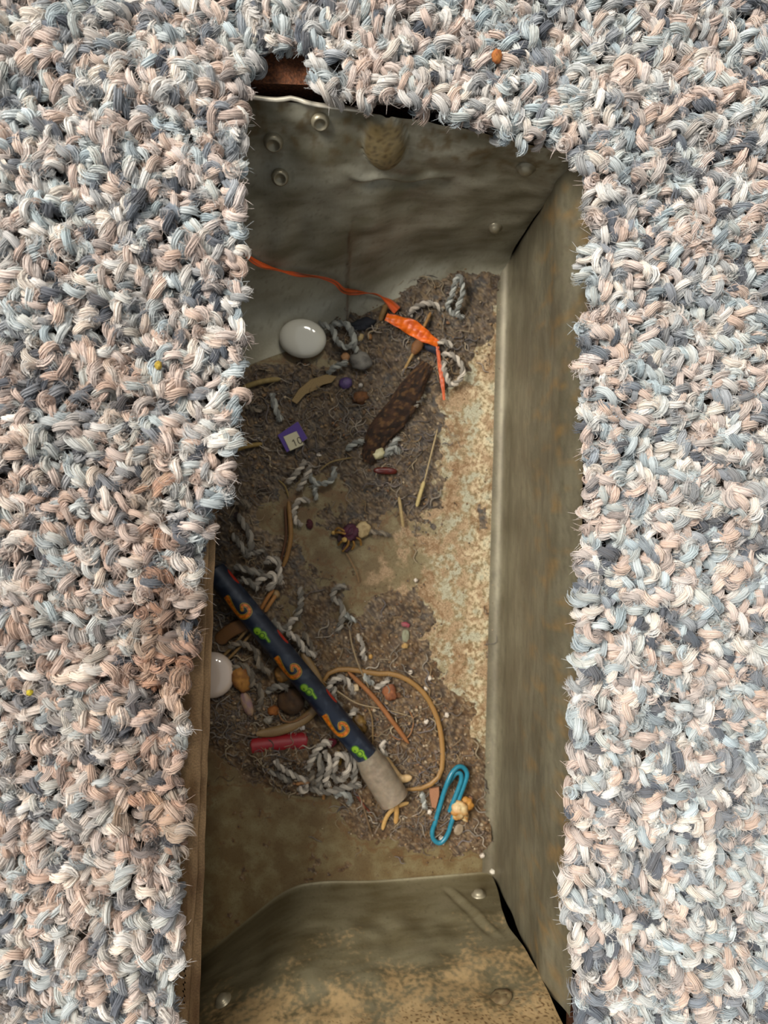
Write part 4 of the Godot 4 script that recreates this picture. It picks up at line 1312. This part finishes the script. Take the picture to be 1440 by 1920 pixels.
func bark() -> void:
	# a curved crumbling piece of bark
	var spine := evenly([P(33.4, 4, -47.4), P(30.0, 4.5, -41.8), P(25.9, 5, -35.6), P(21.5, 5, -28.7), P(16.8, 4.5, -22.8), P(12.8, 3, -13.2)], 40)
	var mb := MB.new()
	var f := func(u: float, v: float) -> Vector3:
		var i := clampi(int(u * 39.0), 0, 38)
		var p := spine[i].lerp(spine[i + 1], u * 39.0 - i)
		var t := (spine[i + 1] - spine[i]).normalized()
		var w := t.cross(Vector3.UP).normalized()
		var half := 5.7 * pow(clampf(sin(PI * clampf(u * 0.9 + 0.06, 0.0, 1.0)), 0.0, 1.0), 0.45) * (0.86 + 0.2 * fine.get_noise_2d(u * 60.0, 4.0 if v > 0.5 else 40.0))
		var a := lerpf(-PI * 0.62, PI * 0.62, v)
		var rough := 0.9 * fine.get_noise_2d(u * 240.0, v * 90.0) + 0.5 * fine.get_noise_2d(u * 500.0, v * 300.0)
		return p + w * sin(a) * half * 0.001 + Vector3.UP * (cos(a) * 2.8 - 2.0 + rough) * 0.001
	var g := func(u: float, v: float) -> Color:
		var q := fine.get_noise_2d(u * 300.0, v * 160.0)
		var c := C(80, 52, 30).lerp(C(48, 30, 20), clampf(0.5 + q * 2.0, 0.0, 1.0))
		return c.lerp(C(134, 96, 54), clampf((fine.get_noise_2d(u * 420.0 + 60.0, v * 260.0) - 0.16) * 3.5, 0.0, 0.8))
	mb.sheet(90, 40, f, g)
	single("bark_piece", "dark brown crumbling bark piece lying slanted in the middle of the upper debris", "bark", mb, mat("bark", 0.85, 0.0, 0.4, 2.5, 0.2))


func strip(mb: MB, points: Array, width: Array, col: Color, twist: float, edge: Color) -> void:
	# a thin creased plastic strip: its width runs along the path, its face rolls by twist
	var n := 60
	var path := lay(points, 0.4, n)
	var f := func(u: float, v: float) -> Vector3:
		var i := clampi(int(u * (n - 1)), 0, n - 2)
		var p := path[i].lerp(path[i + 1], u * (n - 1) - i)
		var t := (path[i + 1] - path[i]).normalized()
		var w := t.cross(Vector3.UP).normalized()
		var k := u * (width.size() - 1)
		var j := clampi(int(k), 0, width.size() - 2)
		var half: float = lerpf(width[j], width[j + 1], k - j) * 0.5
		var roll := twist * (sin(u * 9.0) * 0.7 + 0.4 * sin(u * 23.0 + 1.0))
		var a := v * TAU
		var q := Vector2(cos(a) * half, sin(a) * (0.16 + 0.1 * half * absf(sin(u * 31.0)))).rotated(roll)
		q.y += 0.14 * half * sin(cos(a) * 5.0 + u * 14.0)
		return p + w * q.x * 0.001 + Vector3.UP * q.y * 0.001
	var g := func(u: float, v: float) -> Color:
		var q := fine.get_noise_2d(u * 90.0, cos(v * TAU) * 60.0)
		return col.lerp(edge, clampf(0.25 + q * 2.6, 0.0, 1.0))
	mb.sheet(100, 16, f, g)

func ribbons() -> void:
	var m := mat("orange_plastic", 0.4)
	m.backlight_enabled = true
	m.backlight = Color(0.3, 0.12, 0.04)
	var mb := MB.new()
	strip(mb, [P(-29.4, 26.5, -79.4), P(-27.1, 24.5, -77.5), P(-23.1, 21, -75.1), P(-17.0, 18, -74.1), P(-10.3, 15, -73.6), P(-3.5, 12, -73.8), P(1.5, 9.5, -72.9), P(4.5, 6.5, -71.1), P(9.5, 3.2, -71.4), P(15.6, 3.2, -71.0), P(19.8, 3.4, -68.5), P(22.9, 3, -65.7)], [1.6, 2.2, 2.6, 1.9, 1.3, 0.9, 1.5, 2.3, 1.6, 3.0, 3.2], C(222, 92, 34), 1.3, C(120, 66, 36))
	single("plastic_strip", "long crumpled orange plastic strip hanging from the left edge to mid floor", "plastic strip", mb, m)
	var m2 := MB.new()
	strip(m2, [P(18.9, 4.5, -63.1), P(22.7, 5, -61.6), P(27.7, 5, -59.5), P(32.8, 5, -56.3), P(37.0, 4, -54.2)], [2.6, 4.6, 5.2, 4.6, 2.2], C(240, 112, 28), 0.35, C(206, 88, 30))
	single("plastic_strip", "broad bright orange plastic strip, torn short, below the long one", "plastic strip", m2, m)
	var m3 := MB.new()
	strip(m3, [P(36.7, 4, -53.3), P(37.5, 3.5, -47.9), P(38.5, 3, -42.1), P(39.3, 2.5, -35.2)], [1.2, 1.6, 1.6, 0.8], C(214, 104, 62), 0.4, C(170, 80, 50))
	single("plastic_strip", "thin orange plastic thread running down below the broad strip", "plastic strip", m3, m)


func token() -> void:
	var o := thing("paper_token", "small purple square card token with a cream centre printed 10", "token")
	var y := 0.0
	for p in [P(-18.1, 3, -22.5), P(-11.1, 3, -27.3), P(-7.8, 3, -21.7), P(-15.1, 3, -16.7)]:
		y = maxf(y, dirt_height(p.x * 1000.0, p.z * 1000.0))
	y = (y + 0.4) * 0.001
	var layers := [["card", [P(-18.1, 3, -22.5), P(-11.1, 3, -27.3), P(-7.8, 3, -21.5), P(-14.9, 3, -16.6)], 0.0, 0.0008, C(86, 62, 140)], ["centre", [P(-16.1, 3, -22.0), P(-11.6, 3, -23.9), P(-9.1, 3, -19.3), P(-13.8, 3, -17.1)], 0.0008, 0.0011, C(206, 198, 166)]]
	for l in layers:
		var pts := PackedVector2Array()
		for p in l[1]:
			pts.append(Vector2(p.x, p.z))
		var mb := MB.new()
		mb.slab(pts, y + l[2], y + l[3], 0.00015, l[4], C(176, 160, 150) if l[0] == "card" else l[4])
		obj(l[0], mb, mat("card", 0.75, 0.0, 0.15, 4.0), o)
	var font := SystemFont.new()
	font.font_names = PackedStringArray(["Droid Sans"])
	var tm := TextMesh.new()
	tm.text = "10"
	tm.font = font
	tm.font_size = 32
	tm.pixel_size = 0.00009
	tm.depth = 0.0001
	var ink := StandardMaterial3D.new()
	ink.resource_name = "ink"
	ink.albedo_color = Color8(70, 62, 54)
	var t := MeshInstance3D.new()
	t.name = "number"
	t.mesh = tm
	t.material_override = ink
	var at := P(-11.4, 3, -20.2)
	t.position = Vector3(at.x, y + 0.00115, at.z)
	t.basis = Basis(Vector3.UP, 0.42) * Basis(Vector3.RIGHT, -PI / 2)
	o.add_child(t, true)


func flower(straw: Material) -> void:
	var o := thing("dried_flower", "dried purple flower bud with yellow threads and a cream petal", "flower")
	var at := on_dirt(P(6.8, 2, 11.4), 0.0)
	var bud := MB.new()
	bud.lump(at + P(0, 1.6, -0.4), P(3.3, 2.0, 2.8), Basis(Vector3.UP, 0.4), 0.45, fine, C(92, 34, 58), C(66, 22, 44), 16)
	obj("bud", bud, mat("purple_petal", 0.7, 0.0, 0.3, 3.0), o)
	var pet := MB.new()
	pet.lump(on_dirt(P(11.0, 2, 9.8), 1.8), P(2.5, 1.1, 3.0), Basis(Vector3.UP, -0.6) * Basis(Vector3.RIGHT, 0.2), 0.3, fine, C(206, 182, 132), C(176, 150, 104), 14, 0.8)
	obj("petal", pet, straw, o)
	for p in [[P(5.5, 3, 11.4), P(2.9, 2.5, 10.7), P(0.7, 1, 11.1)], [P(5.1, 3, 13.2), P(3.7, 3, 13.9), P(2.6, 1, 15.2)], [P(6.2, 3, 13.2), P(5.9, 2.5, 15.1), P(4.1, 0.8, 17.4)], [P(7.7, 3, 13.6), P(8.1, 2.5, 15.1), P(7.4, 0.8, 16.7)], [P(8.8, 3, 12.5), P(10.1, 2.4, 13.3), P(10.5, 0.8, 15.2)], [P(4.8, 3, 10.3), P(2.6, 2, 9.2), P(1.5, 0.8, 10.3)]]:
		var mb := MB.new()
		mb.tube(evenly(p, 10), tapered(0.00042, 10, 0.5, 0.9), 7, dyed(C(160, 116, 48), 10, 0.25))
		obj("thread", mb, straw, o)
	for p in [[P(4.7, 3.4, 13.2), 0.95], [P(0.9, 1.4, 10.9), 0.7]]:
		var mb := MB.new()
		mb.lump(p[0], P(p[1], p[1] * 0.9, p[1]), Basis.IDENTITY, 0.2, fine, C(226, 194, 118), C(196, 150, 70), 8)
		obj("anther", mb, straw, o)
	for p in [[P(4.8, 1.5, 14.4), P(3.7, 1.2, 16.6), P(5.5, 1, 17.8), P(7.4, 1.5, 15.9)], [P(2.6, 1.5, 11.1), P(2.2, 1.2, 13.7), P(4.0, 1.5, 14.4), P(4.8, 1.8, 11.8)]]:
		var mb := MB.new()
		var q := PackedVector2Array()
		for k in p:
			q.append(Vector2(k.x, k.z))
		mb.slab(q, 0.0008, 0.0016, 0.0002, C(54, 24, 30), C(40, 18, 22))
		obj("sepal", mb, straw, o)


func yarns() -> void:
	var pale := C(196, 186, 170)
	var grey := C(150, 143, 130)
	var blue := C(172, 173, 164)
	var dim := C(136, 124, 106)
	for t in [
		[[P(43.0, 2.5, -64.4), P(40.3, 3, -67.2), P(41.4, 4.5, -70.4), P(42.7, 6.5, -75.7), P(44.0, 6.5, -75.9), P(45.2, 5, -71.8), P(43.9, 4, -67.3), P(43.7, 3, -64.6), P(46.0, 2.5, -63.5)], 0.9, blue, "blue grey yarn scrap bent into a tall narrow loop near the far right corner"],
		[[P(27.3, 2, -63.9), P(28.6, 3, -66.4), P(32.2, 4, -67.8), P(35.7, 4, -67.5), P(38.5, 3, -65.7)], 0.95, pale, "pale yarn scrap arched right of the long orange strip's end"],
		[[P(37.0, 4, -54.4), P(39.3, 4, -55.0), P(41.6, 3.5, -53.3)], 0.9, pale, "short pale yarn scrap at the lower tip of the broad orange strip"],
		[[P(38.5, 3, -50.9), P(42.3, 3.5, -50.3), P(45.5, 3.5, -46.2), P(44.8, 3, -42.4), P(41.7, 3, -40.3), P(39.7, 3.5, -43.5), P(38.6, 3.5, -48.6)], 0.9, pale, "pale yarn ring right of the thin orange thread"],
		[[P(-4.0, 2, -61.1), P(0.4, 3, -59.1), P(2.2, 3.5, -54.7), P(5.5, 3.5, -52.6), P(8.0, 4, -54.7), P(6.4, 4, -59.7), P(3.7, 3.5, -60.9), P(0.4, 3, -60.6)], 0.95, blue, "blue grey yarn scrap knotted right beside the oval gem"],
		[[P(5.8, 4, -60.1), P(7.7, 4, -55.8), P(8.8, 4, -50.7)], 0.95, blue, "grey yarn scrap reaching down from the knot to the lint ball"],
		[[P(-0.9, 3, -43.8), P(1.8, 3.5, -46.0), P(5.9, 3.5, -47.5)], 1.0, blue, "pale blue yarn scrap left of the lint ball"],
		[[P(-19.7, 3, -36.7), P(-18.8, 3.5, -31.9), P(-17.0, 3, -27.3)], 1.0, blue, "blue grey yarn scrap above the purple token"],
		[[P(-14.8, 2, -6.4), P(-11.5, 2.5, -9.9), P(-8.4, 3, -13.9)], 0.95, pale, "straight pale yarn scrap below the token, the left one of a pair"],
		[[P(-11.3, 2, -3.8), P(-8.8, 2.5, -7.7), P(-6.7, 3, -12.4)], 0.95, pale, "straight pale yarn scrap below the token, the right one of a pair"],
		[[P(-7.9, 2, -10.3), P(-5.5, 2.5, -6.6), P(-1.8, 2.5, -6.2), P(0.9, 2.5, -8.1), P(1.1, 2.5, -12.1)], 0.95, blue, "blue grey yarn hook right of the straight pair"],
		[[P(-5.5, 2, -5.9), P(-5.3, 2, -3.3), P(-5.0, 1.5, -0.4)], 0.8, blue, "short blue grey yarn tail below the hook"],
		[[P(-7.3, 1.5, 0.0), P(-10.6, 2, -0.5), P(-12.4, 2, 2.6), P(-12.2, 2, 6.2), P(-9.9, 1.5, 8.5)], 1.0, pale, "pale yarn hook above the tan bent straw"],
		[[P(-31.4, 4, 4.7), P(-28.8, 4.5, 8.3), P(-27.1, 4.5, 12.3), P(-27.3, 4, 16.3), P(-29.3, 3.5, 18.5)], 1.1, grey, "grey yarn scrap hanging down along the left edge of the hole"],
		[[P(-33.2, 4, 11.2), P(-30.6, 4.5, 14.5), P(-27.5, 4, 18.9)], 1.0, grey, "grey yarn scrap left behind the hanging one"],
		[[P(-27.9, 3.5, 17.1), P(-25.0, 3.5, 17.4), P(-22.5, 3, 16.4)], 0.8, grey, "short grey yarn sprig pointing right above the left heap"],
		[[P(-32.4, 5, 22.0), P(-29.2, 5, 22.7), P(-26.0, 5, 23.8), P(-22.8, 4.5, 24.6)], 1.1, grey, "grey yarn scrap lying level across the left heap"],
		[[P(-22.0, 5, 21.0), P(-20.5, 5.5, 19.5), P(-18.0, 5.5, 20.2), P(-17.5, 5, 23.2), P(-17.0, 4.5, 28.3)], 1.1, pale, "pale yarn scrap curling down the right side of the left heap"],
		[[P(-25.6, 5, 28.2), P(-22.7, 5.5, 25.6), P(-19.8, 5.5, 24.9), P(-19.0, 5, 27.2), P(-21.7, 5, 30.0)], 1.1, pale, "pale yarn loop at the foot of the left heap above the splinters"],
		[[P(-30.2, 5, 26.2), P(-27.0, 5, 27.5), P(-24.5, 5, 30.0)], 1.0, grey, "grey yarn scrap left of the pale loop above the pencil"],
		[[P(-10.5, 2, 29.7), P(-10.2, 3, 34.8), P(-11.7, 3.5, 39.8)], 1.05, grey, "straight grey yarn scrap standing above the pencil mid length"],
		[[P(-11.5, 4, 39.7), P(-13.6, 4, 41.2), P(-14.6, 4, 44.4), P(-11.7, 4, 46.7), P(-8.4, 3.5, 51.2), P(-4.8, 3, 53.2)], 1.05, pale, "pale yarn scrap looping down beside the pencil's right side"],
		[[P(-19.5, 5, 40.2), P(-17.0, 5, 43.1), P(-14.2, 4.5, 43.3)], 1.0, grey, "grey yarn scrap joining the pencil to the pale loop"],
		[[P(-9.5, 3, 45.0), P(-7.3, 3, 48.4), P(-6.2, 3, 51.7)], 0.95, dim, "dim yarn scrap right of the pale looping one"],
		[[P(5.1, 1.5, 29.2), P(1.8, 2.5, 30.1), P(0.7, 2.5, 33.1), P(3.7, 2.5, 35.7), P(3.8, 2.5, 40.5), P(2.2, 2, 45.3)], 1.0, grey, "grey question mark shaped yarn scrap in the middle of the floor"],
		[[P(4.4, 2, 38.4), P(6.6, 2.5, 40.1), P(8.8, 2, 41.7)], 0.8, blue, "small blue grey yarn sprig right of the question mark shaped one"],
		[[P(9.2, 1.5, 46.3), P(10.9, 2, 49.2), P(11.0, 2, 52.9), P(12.2, 1.5, 55.2)], 0.9, pale, "pale black flecked yarn scrap above the thin rubber band's top"],
		[[P(-1.3, 3, 66.5), P(-0.0, 4, 62.2), P(3.6, 4, 60.4), P(6.6, 3.5, 63.2), P(7.7, 3, 66.7)], 1.0, pale, "pale arched yarn scrap right of the pencil inside the thin rubber band"],
		[[P(1.1, 4, 63.7), P(1.1, 4, 67.7), P(3.6, 3.5, 70.9)], 1.0, grey, "grey yarn scrap hanging inside the pale arch"],
		[[P(11.5, 3, 59.7), P(12.8, 3, 61.9), P(14.5, 2.5, 63.2)], 0.85, blue, "small white and grey yarn scrap under the thin rubber band"],
		[[P(15.3, 2.5, 64.5), P(17.6, 3, 63.3), P(20.1, 3, 61.5)], 0.85, pale, "small pale yarn scrap above the rust coloured leaf crumb"],
		[[P(5.1, 3, 75.8), P(6.9, 3.5, 73.5), P(8.8, 3, 71.5)], 0.95, pale, "pale yarn scrap touching the pencil's right side below mid length"],
		[[P(18.4, 2.5, 83.0), P(17.8, 3, 85.4), P(19.1, 3, 88.8)], 1.0, pale, "white yarn end above the cream rubber shred"],
		[[P(-8.1, 4, 91.8), P(-5.8, 5.5, 86.2), P(-2.6, 6, 82.3), P(0.3, 6, 82.9)], 1.05, pale, "pale yarn scrap over the crest of the heap left of the grey cap"],
		[[P(-4.4, 5, 86.4), P(-3.3, 5.5, 91.0), P(-4.4, 4.5, 96.1), P(-3.0, 4, 98.9)], 1.05, grey, "grey yarn scrap down the middle left of the heap by the cap"],
		[[P(-2.2, 5.5, 85.2), P(-0.4, 6, 89.5), P(-1.9, 5, 95.6), P(-0.4, 4.5, 97.7)], 1.05, pale, "pale yarn scrap down the middle of the heap by the cap"],
		[[P(1.0, 5, 92.4), P(2.1, 6, 86.6), P(5.0, 6, 87.0), P(5.8, 5.5, 91.3), P(4.0, 5, 95.4)], 1.1, pale, "pale yarn ring round the gold scrap"],
		[[P(6.5, 5, 86.3), P(8.4, 5, 90.8), P(7.6, 4.5, 96.4)], 1.05, grey, "grey yarn scrap along the right side of the heap by the cap"],
		[[P(-7.0, 3.5, 98.7), P(-1.5, 4, 99.7), P(4.7, 4, 98.4), P(10.6, 4, 97.8)], 1.1, grey, "grey yarn scrap along the foot of the heap by the cap"],
		[[P(1.4, 3, 101.7), P(4.0, 3.5, 100.4), P(6.9, 3, 102.6), P(5.8, 2.5, 104.6)], 1.0, blue, "dark tipped yarn scrap hanging below the heap by the cap"],
		[[P(-6.2, 4.5, 92.4), P(-6.6, 4.5, 95.3), P(-5.2, 4, 97.4)], 1.0, dim, "dim short yarn scrap at the left of the heap by the cap"],
		[[P(0.3, 5, 93.5), P(2.5, 5, 95.4), P(5.4, 5, 94.4)], 1.0, grey, "short grey yarn scrap across the middle of the heap by the cap"],
		[[P(-18.6, 4, 87.1), P(-16.4, 4, 90.9), P(-12.4, 4, 93.9), P(-7.7, 3.5, 96.1)], 0.95, pale, "pale yarn scrap slanting down below the red stub"],
		[[P(-21.2, 3, 92.2), P(-17.9, 3.5, 93.6), P(-13.9, 3, 96.4)], 0.95, grey, "grey yarn scrap below the slanting pale one"],
		[[P(-11.0, 3, 98.4), P(-9.9, 3, 99.5), P(-8.1, 3, 98.8), P(-8.5, 3, 97.0)], 0.9, pale, "tiny yarn ring beside the small tan splinter"],
		[[P(-34.2, 5, 49.4), P(-30.6, 5.5, 47.8), P(-26.7, 5.5, 49.5), P(-24.2, 5, 52.1)], 0.95, dim, "dim yarn scrap across the dry leaf strip left of the pencil"],
		[[P(-34.3, 4.5, 57.5), P(-30.2, 5.5, 55.2), P(-27.0, 5.5, 58.1), P(-26.7, 5, 63.0)], 1.0, dim, "dim yarn scrap arched over the yellow brown nut"],
		[[P(-25.3, 5, 51.7), P(-23.5, 5.5, 56.0), P(-20.3, 5, 58.4)], 1.0, dim, "dim yarn scrap left of the pencil above the tan kernel"],
		[[P(-24.6, 5, 61.9), P(-23.5, 5, 66.3), P(-25.0, 4.5, 70.8)], 0.9, dim, "dim yarn scrap right of the mauve shell piece"],
		[[P(-21.7, 5, 64.5), P(-18.1, 5.5, 62.6), P(-14.5, 5, 63.6)], 1.05, grey, "grey yarn scrap above the round husk"],
		[[P(31.6, 2, 101.4), P(32.1, 2.5, 104.2), P(32.9, 2, 107.1)], 0.95, blue, "pale grey yarn stub between the rubber band and the tan chip"],
		[[P(18.7, 3, -15.5), P(20.5, 3.5, -18.4), P(23.5, 3, -22.1)], 1.0, blue, "grey yarn scrap fraying out along the bark's lower edge"],
		[[P(19.9, 2.5, -16.2), P(22.0, 3, -18.8), P(23.6, 2, -16.3)], 0.9, blue, "frayed grey yarn tip beside the cream chip"],
		[[P(23.2, 2.5, -25.8), P(27.6, 3, -31.3), P(31.3, 3, -36.1)], 1.0, grey, "grey yarn scrap tucked along the bark's right side"],
		[[P(5.5, 2.5, -17.8), P(8.1, 3, -19.8), P(11.4, 3, -20.9)], 1.0, blue, "pale blue yarn scrap poking out left of the bark"],
		[[P(12.2, 1.2, 10.0), P(15.5, 1.5, 10.7), P(18.1, 1.5, 11.1), P(20.9, 1, 12.2)], 0.85, dim, "faint dusty yarn scrap right of the dried flower"],
		[[P(-27.5, 3, 1.5), P(-30.7, 3.5, 0.0), P(-33.3, 3, 0.7)], 1.0, dim, "dim yarn scrap on the left edge above the hanging one"],
		[[P(-28.6, 3, -32.6), P(-25.3, 3, -30.8), P(-22.4, 3, -32.3)], 0.9, dim, "dim yarn scrap left of the blue grey one above the token"],
	]:
		yarn(t[0], t[1], t[2], t[3])
